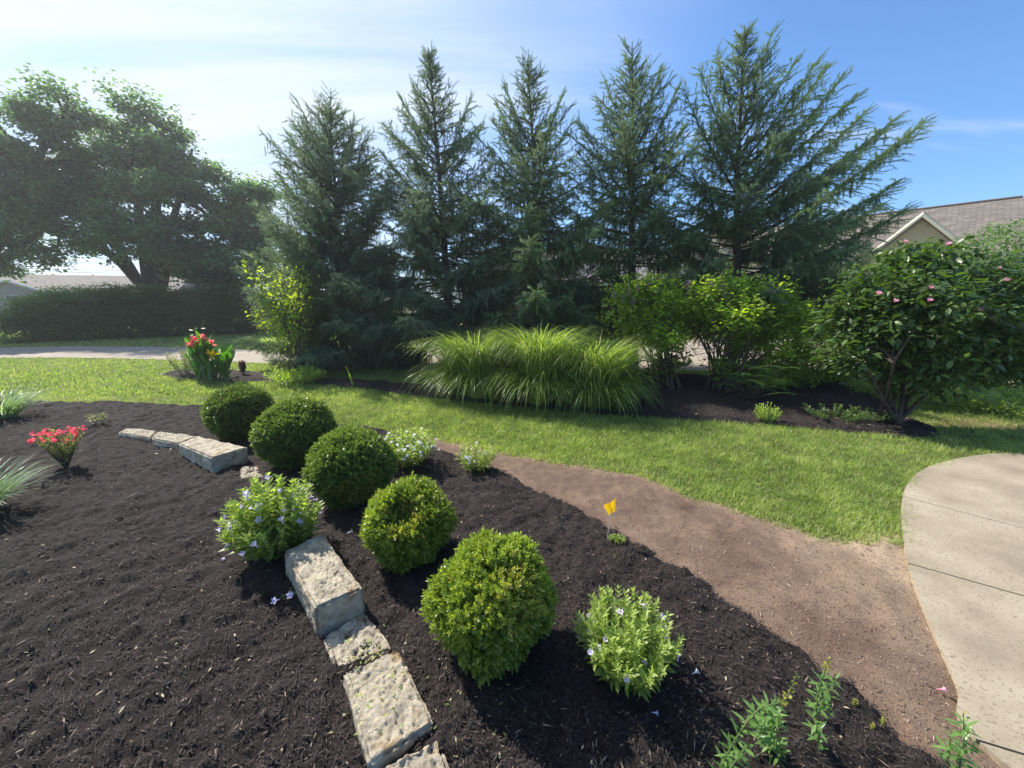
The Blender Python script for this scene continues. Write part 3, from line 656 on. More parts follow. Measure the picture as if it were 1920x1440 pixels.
# striped grass clumps at the left edge
def grass_clump(name, label, cat, c, n, ln, w, a0, a1, m, group=None, rb=.05, seg=7, extra=None, azr=None, part='blades', th=None):
    c = np.array(c, float); c[2] = H0(c[0], c[1]) if c[1] < 11 else 0; t = thing(name, label, cat, c, group); mb = MB()
    a = rng.random(n) * 6.283 if azr is None else rng.uniform(*azr, n); rr = rb * np.sqrt(rng.random(n))
    P = c + np.stack([np.sin(a) * rr, np.cos(a) * rr, np.zeros(n)], 1)
    blades(mb, P, a + rng.normal(0, .35, n), ln * (.55 + .5 * rng.random(n)), w * (.7 + .5 * rng.random(n)), a0 * rng.random(n) ** .8, a1[0] + (a1[1] - a1[0]) * rng.random(n), seg=seg, pw=1.3)
    mb.build(part, m, t); return t
grass_clump('liriope', 'near clump of striped grassy leaves cut off by the left edge', 'grass clump', G(-45, 985), 420, .52, .010, .8, (1.1, 2.0), M['lir'], 'striped liriope clumps', rb=.10)
grass_clump('liriope', 'far clump of striped grassy leaves at the lawn corner of the mulch bed', 'grass clump', G(5, 792), 420, .62, .012, .8, (1.1, 2.1), M['lir'], 'striped liriope clumps', rb=.14)

# snapdragon-like stems in the lower right
def stalk(name, label, cat, D, stems, ll=.05, group='leafy flower stalks'):
    """stems: list of (pixel path, first fraction that is a flower spike)"""
    x0, y0 = stems[0][0][0]; b = Q(x0, y0, D); b[2] = H0(b[0], b[1]) - .01; t = thing(name, label, cat, b, group)
    mf = MB(); ms = MB(); mk = MB(); has = False
    for pth, spike, dd in stems:
        pts = [Q(x, y, D + dd) for x, y in pth]; pts = np.array([np.append(q, 0)[:3] if len(q) == 2 else q for q in pts])
        tt = np.linspace(0, len(pts) - 1, 26); pp = np.stack([np.interp(tt, range(len(pts)), pts[:, k]) for k in range(3)], 1)
        for _ in range(3): pp[1:-1] = (pp[:-2] + pp[1:-1] * 2 + pp[2:]) / 4
        tube(ms, pp, np.linspace(.0032, .0014, len(pp)), 5)
        ln = np.linalg.norm(np.diff(pp, axis=0), axis=1).sum(); n = int(ln / .0062)
        P = []; Dn = []; Sz = []; Rr = []; Kp = []; Kd = []; Ks = []
        for j in range(n):
            f = (j + .5) / n; i = min(int(f * 25), 24); p = pp[i] * (1 - (f * 25 - i)) + pp[i + 1] * (f * 25 - i); ta = nrmz(pp[min(i + 1, 25)] - pp[i])
            x = nrmz(np.cross(ta, [.2, 1., .1])); y = np.cross(ta, x); a = j * 2.4 + rng.normal(0, .2); w = x * math.cos(a) + y * math.sin(a)
            if f > spike:
                Kp.append(p + w * .002); Kd.append(w + ta * .5); Ks.append(.013 * (1.25 - (f - spike) / (1 - spike) * .6) * (.8 + .5 * rng.random()))
            else:
                P.append(p); Dn.append(w * (.7 + .5 * rng.random()) + ta * rng.normal(.45, .25) - UP * (.1 + .25 * rng.random())); Sz.append(ll * (.75 + .4 * rng.random()) * (1. if f < spike - .12 else .65)); Rr.append(.35 + rng.normal(0, .2) + .2 * f)
        if P: P = np.array(P); Sz = np.array(Sz); inst(mf, leaf8, P, np.array(Dn), Sz, Sz * .26, up=UP + rng.normal(0, .2, (len(P), 3)), r=np.clip(Rr, 0, 1))
        if Kp: has = True; Kp = np.array(Kp); inst(mk, leaf8, Kp, np.array(Kd), np.array(Ks), np.array(Ks) * .7, r=rng.random(len(Kp)))
    mf.build('leaves', M['snap'], t); ms.build('stem', M['stem'], t)
    if has: mk.build('flower_spike', M['yellowbud'], t)
stalk('snapdragon', 'leafy stalks bent over into a thin yellow-green flower spike, bottom of the dark mulch', 'flower stalk', 1.0,
      [([(1335, 1475), (1365, 1410), (1395, 1360), (1425, 1325), (1450, 1322), (1475, 1313), (1495, 1262)], .74, 0), ([(1470, 1480), (1458, 1410), (1450, 1352), (1447, 1338)], 1.1, .03), ([(1462, 1480), (1445, 1400), (1425, 1340)], 1.1, .05), ([(1345, 1490), (1370, 1440), (1400, 1400)], 1.1, -.03)], .050)
stalk('snapdragon', 'upright single stalk with pointed leaves and yellow lower leaves, left of the bare strip', 'flower stalk', 1.07,
      [([(1537, 1405), (1530, 1360), (1532, 1310), (1542, 1270), (1555, 1235)], .84, 0), ([(1536, 1330), (1552, 1300), (1568, 1272)], 1.1, .01)], .042)
stalk('snapdragon', 'tall leafy stalk beside the concrete path at the bottom right', 'flower stalk', 1.0,
      [([(1795, 1490), (1800, 1430), (1808, 1385), (1806, 1338)], .97, 0), ([(1760, 1480), (1775, 1425), (1782, 1385)], .93, .02), ([(1700, 1490), (1712, 1450), (1718, 1432)], .9, .02)], .050)

# yellow marker flag
def marker_flag():
    b = G(1137, 1016, .05); t = thing('marker_flag', 'small yellow utility marker flag on a white wire in the dark mulch', 'marker flag', b)
    mb = MB(); D = b[1]; tube(mb, np.array([b - UP * .03, Q(1148, 946, D)]), .0014, 6, m=0); mb.build('wire', M['wire'], t)
    u = np.linspace(0, 1, 9); v = np.linspace(0, 1, 7); A, B_, Cc, Dd = [Q(*p, D) for p in ((1153.5, 934), (1131.5, 949), (1142, 966.5), (1154, 957))]
    mb = MB(); V = []
    for i in u:
        for j in v:
            p = (A * (1 - i) + B_ * i) * (1 - j) + (Dd * (1 - i) + Cc * i) * j; p = p + np.array([0, -.007 * math.sin(i * 5 + j * 1.5) + .004 * math.sin(i * 11), -.003 * math.sin(i * 3.1) * (1 - j)]); V.append(p)
    V = np.array(V); k = len(v); q = [(i * k + j, i * k + j + 1, (i + 1) * k + j + 1, (i + 1) * k + j) for i in range(8) for j in range(6)]
    mb.add(V, Qd=q); mb.build('flag', M['flag'], t, smooth=True)
marker_flag()

# fallen blossoms and scraps
fallen = [((651, 1008), fl_white, .034, 'white fallen trumpet flower on dark mulch between stone wall and boxwoods'), ((1296, 1274), fl_white, .028, 'white fallen trumpet flower right of the lime-green petunia bush'),
          ((416, 1053), fl_lav, .022, 'pale fallen petal on the left mulch below the lavender petunia'), ((1221, 1338), fl_lav, .022, 'pinkish fallen flower at the foot of the lime-green petunia bush'),
          ((1759, 1282), trumpet(M['pink']), .026, 'pink fallen petal on the faded strip by the concrete path')]
for (p, me, sc_, lb) in fallen:
    c = G(*p, .055); c[2] = max(H0(c[0], c[1]), .02) + .008; o = bpy.data.objects.new('fallen_flower', me); C.objects.link(o)
    X, Y, Z = frames(np.array([[.8, -.4 + rng.random() * .8, .25]]), UP); m_ = Matrix([list(X[0] * sc_) + [0], list(Y[0] * sc_) + [0], list(Z[0] * sc_) + [0], [0, 0, 0, 1]]).transposed(); m_.translation = Vector(tuple(c)); o.matrix_world = m_
    tag(o, lb, 'fallen flower', 'fallen blossoms on the mulch')
mb = MB()
def bits(pxr, n, ll, z, m, r=None):
    P = np.array([G(rng.uniform(pxr[0], pxr[1]), rng.uniform(pxr[2], pxr[3]), z) for _ in range(n)]); 
    if z < .06: P[:, 2] = H0(P[:, 0], P[:, 1]) + .004
    inst(mb, leaf8, P, nrmz(np.column_stack([rng.normal(size=(n, 2)), rng.normal(0, .2, n)])), ll * (.6 + .7 * rng.random(n)), ll * .4, up=UP + rng.normal(0, .2, (n, 3)), m=m)
bits((668, 760, 1235, 1375), 34, .018, .122, 0); bits((560, 650, 1030, 1110), 18, .014, .210, 0); bits((650, 715, 1195, 1240), 22, .022, .075, 0)
bits((640, 1000, 1120, 1420), 26, .022, .05, 0); bits((250, 440, 818, 850), 20, .025, .15, 0)
o = mb.build('leaf_clippings', M['rue']); tag(o, 'green leaf scraps scattered over the stone blocks and mulch', 'leaf litter', kind='stuff')
mb = MB(); bits((0, 640, 900, 1440), 60, .022, .05, 0); bits((700, 1400, 950, 1440), 60, .020, .05, 0); bits((1300, 1720, 770, 815), 40, .045, .05, 0); bits((1450, 1900, 800, 870), 45, .05, .03, 0); bits((1300, 1850, 950, 1400), 40, .018, .03, 0)
o = mb.build('leaf_litter', M['litter']); tag(o, 'dry tan leaf litter and petals scattered over mulch and grass', 'leaf litter', kind='stuff')

# ================= TALL ORNAMENTAL GRASS =================
def misc(label, px, py, n, ln, rb):
    c = G(px, py, .03); c[2] = H0(c[0], c[1]) - .01; t = thing('ornamental_grass', label, 'ornamental grass', c, 'arching ornamental grass clumps'); mb = MB(); md = MB()
    def pts(k, lo=0.): a = rng.random(k) * 6.283; q = np.sqrt(lo + (1 - lo) * rng.random(k)); return c + np.stack([np.sin(a) * q * rb, np.cos(a) * q * rb * .8, np.zeros(k)], 1) * (.8 + .4 * rng.random((k, 1))) if False else c + np.stack([np.sin(a) * q * rb, np.cos(a) * q * rb * .8, np.zeros(k)], 1) * (.75 + .35 * np.sin(a * 3 + px) + .25 * rng.random(k))[:, None], a, q
    def tone(P, a, k): return np.clip(.42 + .5 * (noise2(np.sin(a) * 3 + 5, np.cos(a) * 3 + 5, 2, 1) - .5) + rng.normal(0, .22, k), 0, 1)
    P, a, q = pts(n); r_ = tone(P, a, n)
    blades(mb, P, a + rng.normal(0, .55, n), ln * (.74 + .32 * rng.random(n)), .0215 * (.6 + .6 * rng.random(n)), .02 + .30 * q * rng.random(n), 2.0 + 1.0 * rng.random(n), seg=14, pw=2.3 + .3 * rng.random((n, 1)), r=r_)
    k = int(n * .75); P, a, q = pts(k, .5)
    blades(mb, P, a + rng.normal(0, .45, k), ln * (.42 + .38 * rng.random(k)), .020 * (.6 + .6 * rng.random(k)), .15 + .55 * rng.random(k), 2.5 + .55 * rng.random(k), seg=11, pw=1.6, r=tone(P, a, k) * .85)
    k = n // 40; P, a, q = pts(k); blades(mb, P, a, ln * (.62 + .16 * rng.random(k)), .010, .02 + .15 * rng.random(k), .3 + .9 * rng.random(k), seg=10, pw=3., r=.4 + .3 * rng.random(k))
    mb.build('blades', M['misc'], t)
    P, a, q = pts(700, .3); k = len(P); blades(md, P, a, .10 + .28 * rng.random(k), .010, .10 + .45 * rng.random(k), .4 + .9 * rng.random(k), seg=4); md.build('dead_stems', M['straw'], t)
misc('leftmost clump of tall arching grass, fountain-like over the lawn edge', 892, 742, 1200, 1.56, .33)
misc('middle clump of tall arching grass, the highest of the three', 1010, 750, 1500, 1.70, .42)
misc('right-hand clump of tall arching grass next to the lilac', 1105, 758, 1300, 1.52, .40)

# ================= SPRUCES =================
def spruce(label, base_px, D, top_px, prof, m, z0=.5, whorl=.20, lean_dir=None, extra=(), dens=1., up0=.15, multi=(), lowdead=True, seed=1):
    """prof = [(z, radius)...]; extra = long limbs given as (height on the trunk, tip point)"""
    top = Q(*top_px, D); bx = Q(*base_px, D); b = np.array([bx[0], D, 0.]); H = top[2]
    t = thing('spruce_tree', label, 'spruce tree', b, 'row of spruces behind the long bed')
    nb = MB(); wd = MB(); zt = np.linspace(0, 1, 14)[:, None]; line = b + (top - b) * zt
    line[:, :2] += np.column_stack([noise2(zt[:, 0] * 3, zt[:, 0], 1, seed % 8) - .5, noise2(zt[:, 0] * 2, zt[:, 0], 1.3, (seed + 3) % 8) - .5]) * .12 * np.sin(zt * math.pi)
    tr = MB(); tube(tr, line, np.linspace(.125, .008, 14) * (H / 7), 9)
    tr.build('trunk', M['sprucebark'], t)
    at = lambda z: np.array([np.interp(z / H, zt[:, 0], line[:, k]) for k in range(3)])
    pz, pr_ = zip(*prof); P = []; Dn = []; Ls = []; Rr = []; Wd = []
    def br(o, tip, sag, dn=1., hang=1., bare=.0, tone=0.):
        o = np.array(o); tip = np.array(tip); L_ = np.linalg.norm(tip - o)
        if L_ < .04: return
        h = tip - o; mid = o + h * .55 + UP * (-sag * L_); pth = bez(o, mid, tip, 9)
        tube(wd, pth, np.linspace(.006 + .009 * L_, .0022, 9), 5)
        dn = dn * float(np.interp(o[2] / H, [0, .3, .6, 1], [1.8, 1.35, .66, .5])); nn = max(3, int(L_ / .080 * dn)); f = bare + (1 - bare) * (np.arange(nn) + .5) / nn
        pp = np.stack([(1 - f) ** 2 * o[k] + 2 * f * (1 - f) * mid[k] + f * f * tip[k] for k in range(3)], 1)
        tg = nrmz(np.stack([2 * (1 - f) * (mid[k] - o[k]) + 2 * f * (tip[k] - mid[k]) for k in range(3)], 1))
        nt_ = max(2, int(L_ / .10)); f2 = 1 - (1 - bare) * (np.arange(nt_) + .5) / nt_   # needles along the limb itself
        p2 = np.stack([(1 - f2) ** 2 * o[k] + 2 * f2 * (1 - f2) * mid[k] + f2 * f2 * tip[k] for k in range(3)], 1)
        t2 = nrmz(np.stack([2 * (1 - f2) * (mid[k] - o[k]) + 2 * f2 * (tip[k] - mid[k]) for k in range(3)], 1))
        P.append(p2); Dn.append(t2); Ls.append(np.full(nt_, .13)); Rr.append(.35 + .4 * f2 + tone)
        side = nrmz(np.cross(tg, UP))
        for sgn in (-1, 1):
            sl = (L_ * .34 * (1 - f) ** .8 + .11) * (.7 + .6 * rng.random(nn)); sl = np.minimum(sl, .62)
            droop = (.05 + .30 * (1 - f)) * hang
            d = nrmz(tg * (.75 + .3 * rng.random((nn, 1))) + side * sgn * (.75 + rng.normal(0, .35, (nn, 1))) + UP * (-(droop + rng.normal(0, .32, nn)))[:, None])
            st = pp + 0
            ks = np.maximum(1, np.ceil(sl / .12).astype(int))
            for q in range(int(ks.max())):
                a = q < ks; 
                dq = nrmz(d + UP * (-.14 * q * hang) * np.ones((nn, 1)) + rng.normal(0, .20, (nn, 3)))
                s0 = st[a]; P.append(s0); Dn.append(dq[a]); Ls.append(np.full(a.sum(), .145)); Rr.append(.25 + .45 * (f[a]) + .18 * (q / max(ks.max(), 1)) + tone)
                st = st + dq * .115 * a[:, None]
        # hanging curtains of branchlets
        nh = int(L_ / .055 * hang * dn)
        if nh > 0 and hang > .3:
            f3 = bare + (1 - bare) * rng.random(nh) * .9
            p3 = np.stack([(1 - f3) ** 2 * o[k] + 2 * f3 * (1 - f3) * mid[k] + f3 * f3 * tip[k] for k in range(3)], 1) + rng.normal(0, 1, (nh, 3)) * np.array([.07, .07, .02])
            lh = (.10 + .36 * rng.random(nh) * hang * np.sin(np.clip(f3 + .15, 0, 1) * 3.0))
            for q in range(4):
                a = lh > q * .10
                if a.any():
                    dd = nrmz(np.array([0, 0, -1.]) + rng.normal(0, .22, (a.sum(), 3))); P.append(p3[a] - UP * q * .095); Dn.append(dd); Ls.append(np.full(a.sum(), .12)); Rr.append(.20 + .12 * rng.random(a.sum()) + tone)
    z = z0
    while z < H - .12:
        fz = z / H; rr = np.interp(z, pz, pr_); nb_ = int(rng.integers(4, 8)) if fz < .6 else int(rng.integers(4, 6))
        a0 = rng.random() * 6.28
        for i in range(nb_):
            a = a0 + i * 6.283 / nb_ + rng.normal(0, .22); zz_ = z + rng.normal(0, .07); r_ = rr * (.50 + .80 * rng.random() ** 1.1)
            rise = np.interp(fz, [0, .25, .5, .8, 1], [-.22, -.02, up0 + .22, .62, .9]) + rng.normal(0, .08)
            o = at(min(zz_, H - .05)); tip = o + np.array([math.cos(a) * r_, math.sin(a) * r_ * .95, r_ * rise + .06])
            sag = np.interp(fz, [0, .4, .8, 1], [.16, .15, .11, .03])
            hang = np.interp(fz, [0, .3, .7, .85, 1], [.9, 1.15, .8, .35, 0.])
            br(o, tip, sag, dens, hang, bare=(.25 if fz < .45 else .05), tone=rng.normal(0, .07))
        z += whorl * (1.12 if fz < .8 else .85) * (.8 + .4 * rng.random())
    for zo, tip, sg in extra: br(at(zo), tip, sg, dens * 1.05, .95, bare=.24, tone=.03)
    for (p0, p1) in multi: br(p0, p1, .02, 1.2, .15)
    # leader shoots
    for i in range(16):
        o = at(H - .95 + .052 * i); a = i * 2.4; l_ = .34 - .016 * i; e = o + np.array([math.cos(a) * l_ * .55, math.sin(a) * l_ * .55, l_ * .8]); tube(wd, np.array([o, e]), [.005, .002], 4); k_ = int(l_ / .09) + 1; P.append(o + (e - o) * (np.arange(k_)[:, None] / k_)); Dn.append(np.repeat((e - o)[None], k_, 0)); Ls.append(np.full(k_, .12)); Rr.append(np.full(k_, .6))
    P.append(np.linspace(at(H - .8), at(H - .2), 8)); Dn.append(np.repeat((top - b)[None], 8, 0)); Ls.append(np.full(8, .12)); Rr.append(np.full(8, .6))
    P.append(np.array([top - UP * .25, top - UP * .14])); Dn.append(np.array([UP, UP + .03])); Ls.append(np.array([.14, .16])); Rr.append(np.array([.7, .7]))
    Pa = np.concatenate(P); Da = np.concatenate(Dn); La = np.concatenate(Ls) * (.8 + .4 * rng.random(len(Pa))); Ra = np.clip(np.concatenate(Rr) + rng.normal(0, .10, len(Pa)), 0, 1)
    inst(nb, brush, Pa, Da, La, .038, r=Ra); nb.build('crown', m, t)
    if lowdead:      # bare dead twigs low on the trunk
        for i in range(46):
            zo = .4 + rng.random() * H * .38; o = at(zo); a = rng.random() * 6.28; l_ = .5 + .8 * rng.random(); e = o + np.array([math.cos(a) * l_, math.sin(a) * l_, -.05 - .25 * rng.random() * l_])
            tube(wd, bez(o, (o + e) / 2 + UP * .06 * rng.normal(), e, 5), np.linspace(.011, .003, 5), 4)
            for j in range(3):
                f = .4 + .5 * rng.random(); p = o + (e - o) * f; q = p + rng.normal(0, .16, 3) - UP * .08; tube(wd, np.array([p, (p + q) / 2 + rng.normal(0, .02, 3), q]), [.004, .003, .0015], 3)
    wd.build('branches', M['bark'], t)
    return t
D1, D2, D3, D4, D5 = 10.0, 9.9, 9.6, 9.4, 8.9
spruce('leftmost spruce, broad and low with several leading shoots, boughs down to the grass', (645, 660), D1, (617, 205), [(0, 1.75), (.8, 1.85), (2, 1.75), (3.2, 1.4), (4.2, 1.2), (4.9, .85), (5.5, .45), (5.9, .1)], M['needleb'], z0=.12, whorl=.15, dens=1.3, seed=1,
       extra=[(3.6, Q(522, 285, D1), .05), (3.9, Q(540, 250, D1), .03), (4.2, Q(572, 222, D1), .02), (4.3, Q(665, 225, D1), .02), (3.9, Q(690, 262, D1), .03), (2.9, Q(520, 325, D1), .06), (2.6, Q(738, 330, D1), .06), (1.9, Q(470, 480, D1 - .3), .10), (1.3, Q(478, 560, D1 - .5), .10), (2.2, Q(500, 420, D1), .10)])
spruce('second spruce from the left, tall and narrow with a sharp spire', (848, 640), D2, (803, 92), [(0, 2.0), (1.5, 2.2), (3, 1.9), (4.2, 1.35), (5.2, .85), (6, .38), (6.6, .14), (7.1, .03)], M['needleb'], z0=.45, whorl=.19, seed=2,
       extra=[(4.6, Q(720, 235, D2), .04), (4.9, Q(752, 185, D2), .03), (5.1, Q(775, 160, D2), .02), (4.5, Q(882, 185, D2), .03), (4.3, Q(905, 235, D2), .05), (3.6, Q(718, 290, D2), .06)])
spruce('middle spruce with a slim pointed top above the tall grass', (1015, 640), D3, (990, 118), [(0, 2.0), (1.5, 2.2), (3, 1.9), (4.2, 1.2), (5.2, .66), (6, .28), (6.75, .04)], M['needle'], z0=.5, whorl=.19, seed=4,
       extra=[(4.4, Q(930, 190, D3), .04), (4.2, Q(925, 225, D3), .05), (4.7, Q(1055, 180, D3), .03), (4.4, Q(1072, 230, D3), .04), (4.9, Q(945, 160, D3), .02)])
spruce('fourth spruce from the left, open crown with its bare lower trunk showing', (1196, 560), D4, (1185, 98), [(0, 1.6), (1.6, 2.0), (2.8, 1.7), (3.6, 1.6), (4.6, 1.1), (5.4, .78), (6.2, .32), (6.9, .04)], M['needle'], z0=1.2, whorl=.20, seed=5,
       extra=[(3.8, Q(1085, 225, D4), .07), (4.4, Q(1120, 190, D4), .04), (4.8, Q(1135, 150, D4), .03), (4.3, Q(1272, 165, D4), .03), (4.9, Q(1240, 130, D4), .02), (3.8, Q(1285, 235, D4), .05), (3.6, Q(1088, 290, D4), .08)])
spruce('rightmost and tallest spruce with long limbs sweeping up over the house roof', (1394, 520), D5, (1395, 62), [(0, 1.6), (1.6, 2.1), (2.6, 1.9), (3.5, 1.6), (4.4, 1.15), (5.2, .75), (6.1, .34), (6.9, .04)], M['needle'], z0=1.1, whorl=.20, dens=1.05, seed=6,
       extra=[(3.9, Q(1282, 168, D5), .08), (4.3, Q(1312, 128, D5), .06), (4.9, Q(1345, 100, D5), .03), (5.0, Q(1447, 62, D5), .02), (4.9, Q(1492, 115, D5), .03), (4.4, Q(1535, 112, D5), .04), (4.2, Q(1550, 125, D5 + .3), .05), (3.9, Q(1582, 140, D5), .08),
              (3.9, Q(1605, 180, D5), .07), (3.4, Q(1622, 210, D5 + .2), .07), (3.3, Q(1680, 222, D5), .08), (2.9, Q(1732, 228, D5 + .2), .10), (2.7, Q(1682, 342, D5), .10), (2.5, Q(1650, 385, D5 + .3), .10), (2.2, Q(1700, 392, D5 - .2), .12), (2.0, Q(1640, 470, D5 + .2), .14), (3.2, Q(1600, 300, D5 - .5), .08), (2.6, Q(1560, 400, D5 - .6), .10), (1.9, Q(1540, 500, D5 + .4), .12), (3.6, Q(1480, 250, D5 - .9), .1), (3.1, Q(1300, 330, D5 - .5), .12)])

# ================= BROADLEAF CROWNS =================
def crown(mb, blobs, ncl, nl, cs, ll, lw, tm=leaf4, flat=.55, shell=.35, droop=.2, keep=None, tone=.16, boughs=0, br=.9):
    """clumps of leaves through the volume of some ellipsoids (centre, radii, weight)"""
    w = np.array([b[2] for b in blobs], float); w /= w.sum(); ids = rng.choice(len(blobs), ncl, p=w)
    c = np.array([blobs[i][0] for i in ids]); rd = np.array([np.broadcast_to(blobs[i][1], (3,)) for i in ids])
    D = nrmz(rng.normal(size=(ncl, 3)))
    if boughs:       # clumps gather on boughs, so the crown has lobes and sky holes
        bi = rng.choice(len(blobs), boughs, p=w); bc = np.array([blobs[i][0] for i in bi]); brd = np.array([np.broadcast_to(blobs[i][1], (3,)) for i in bi])
        bc = bc + nrmz(rng.normal(size=(boughs, 3))) * brd * (rng.random((boughs, 1)) ** .5); k = rng.integers(0, boughs, ncl)
        c = bc[k]; rd = np.full((ncl, 3), br) * (.5 + .8 * rng.random(boughs))[k][:, None] * np.array([1, 1, .62])
    c = c + D * rd * (rng.random((ncl, 1)) ** shell)
    if keep is not None: c = c[keep(c)]; D = D[:len(c)]
    n = len(c); cid = np.repeat(np.arange(n), nl); csz = cs * (.6 + .8 * rng.random(n))[cid][:, None]
    off = np.clip(rng.normal(0, .85, (n * nl, 3)), -1.5, 1.5) * np.array([1, 1, flat]) * csz; P = c[cid] + off
    d = nrmz(off / csz * np.array([1, 1, .6]) + rng.normal(0, .5, off.shape) - UP * droop)
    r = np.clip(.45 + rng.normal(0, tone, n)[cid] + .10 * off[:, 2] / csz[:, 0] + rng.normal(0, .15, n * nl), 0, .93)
    s_ = ll * (.65 + .6 * rng.random(n * nl)); inst(mb, tm, P, d, s_, s_ * lw / ll, up=UP * 1.2 + rng.normal(0, .45, off.shape), r=r)
    return c
def limbs(mb, trunk_pts, cents, k, r0, sides=5, bend=.15, sub=3):
    tp = np.array(trunk_pts); idx = rng.choice(len(cents), min(k, len(cents)), replace=False)
    for i in idx:
        e = cents[i]; dd = np.linalg.norm(tp - e, axis=1) + np.maximum(0, tp[:, 2] - e[2] + .2) * 1.5; o = tp[np.argmin(dd)]
        L_ = np.linalg.norm(e - o); mid = (o + e) / 2 + rng.normal(0, bend * .5 * L_, 3) + UP * bend * L_
        pth = bez(o, mid, e, 7); tube(mb, pth, np.linspace(r0 * min(1, L_ / 3 + .3), r0 * .15, 7), sides)
def blobpx(lst, D, yr=.9, zf=1., rs=1.02):
    o = []
    for x, y, r_, dd in lst:
        c = Q(x, y, D + dd); e = r_ / FPX * (D + dd) * rs; o.append((c, (e, e * yr, e * zf), e ** 2))
    return o
# big shade tree behind the hedge
DB = 21.5
t = thing('shade_tree', 'huge spreading shade tree rising behind the hedge, with a forked dark trunk', 'tree', (Q(290, 600, DB)[0], DB, 0))
tr = MB(); b = np.array([Q(290, 600, DB)[0], DB, -.1]); fork = Q(285, 562, DB)
tube(tr, np.array([b, b * .5 + fork * .5, fork]), [.72, .60, .52], 12)
tpts = []
for pth, r0 in ((((288, 565), (262, 530), (240, 490), (205, 440), (170, 395)), .27), (((285, 560), (275, 500), (262, 420), (255, 330), (240, 240)), .36), (((292, 560), (300, 500), (320, 430), (345, 340), (360, 280)), .30), (((296, 562), (312, 510), (350, 460), (400, 420), (445, 400)), .27), (((262, 530), (215, 480), (150, 450), (100, 430)), .28), (((300, 500), (290, 400), (310, 300), (300, 240)), .30)):
    pp = np.array([Q(x, y, DB + rng.normal(0, .5) * (i > 0)) for i, (x, y) in enumerate(pth)])
    tt = np.linspace(0, len(pp) - 1, 14); pp = np.stack([np.interp(tt, range(len(pp)), pp[:, k]) for k in range(3)], 1); tube(tr, pp, np.linspace(r0, r0 * .18, 14), 9); tpts += list(pp[3:])
tr.build('trunk', M['bark'], t)
bl = blobpx([(215, 195, 26, 0), (245, 240, 58, 0), (300, 265, 62, .5), (345, 300, 52, -.6), (250, 320, 95, 1), (330, 360, 88, -1), (300, 420, 92, -1.5), (405, 400, 62, 0), (375, 340, 48, .4), (460, 350, 34, 0), (492, 362, 16, 0), (440, 385, 38, .5), (455, 430, 55, 0), (410, 480, 68, -1), (485, 480, 45, .5), (190, 400, 70, -1), (210, 450, 50, -1.5), (375, 500, 42, -1), (225, 515, 16, -.5), (150, 450, 36, -1), (425, 530, 40, -.5), (265, 190, 22, 0)], DB, rs=.84)
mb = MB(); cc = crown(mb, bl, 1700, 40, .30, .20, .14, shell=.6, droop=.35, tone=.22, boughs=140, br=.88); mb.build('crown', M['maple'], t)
mb = MB(); limbs(mb, tpts, cc, 190, .11); mb.build('branches', M['bark'], t)
# second tree, trunk outside the left edge
DA = 20.
t = thing('shade_tree', 'second shade tree at the left edge, its low limbs hanging over the grey house', 'tree', (Q(-60, 600, DA)[0], DA, 0))
tr = MB(); b = np.array([Q(-60, 600, DA)[0], DA, -.1]); tpts = []
tube(tr, np.array([b, Q(-52, 560, DA), Q(-45, 520, DA)]), [.6, .5, .45], 10)
for pth, r0 in ((((-45, 525), (-10, 495), (30, 470), (80, 430), (110, 380)), .28), (((-45, 525), (-40, 420), (-10, 320), (10, 250)), .4), (((-20, 480), (20, 400), (60, 320), (100, 240), (130, 190)), .28), (((0, 490), (60, 470), (110, 462)), .14)):
    pp = np.array([Q(x, y, DA) for x, y in pth]); tt = np.linspace(0, len(pp) - 1, 12); pp = np.stack([np.interp(tt, range(len(pp)), pp[:, k]) for k in range(3)], 1); tube(tr, pp, np.linspace(r0, r0 * .2, 12), 8); tpts += list(pp[2:])
tr.build('trunk', M['bark'], t)
bl = blobpx([(78, 200, 26, 0), (132, 200, 28, 0), (160, 230, 26, 0), (15, 255, 48, 0), (-50, 250, 60, 0), (80, 250, 60, .5), (130, 275, 48, 0), (30, 320, 90, 0), (110, 340, 72, .4), (-50, 350, 90, 0), (50, 400, 66, 0), (130, 400, 45, 0), (5, 440, 46, 0), (60, 470, 26, 0), (110, 480, 24, 0), (165, 478, 22, 0), (20, 500, 22, 0), (140, 510, 10, 0)], DA, rs=.84)
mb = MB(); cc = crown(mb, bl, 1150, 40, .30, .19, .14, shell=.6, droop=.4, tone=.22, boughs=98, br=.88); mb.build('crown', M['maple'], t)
mb = MB(); limbs(mb, tpts, cc, 130, .09); mb.build('branches', M['bark'], t)

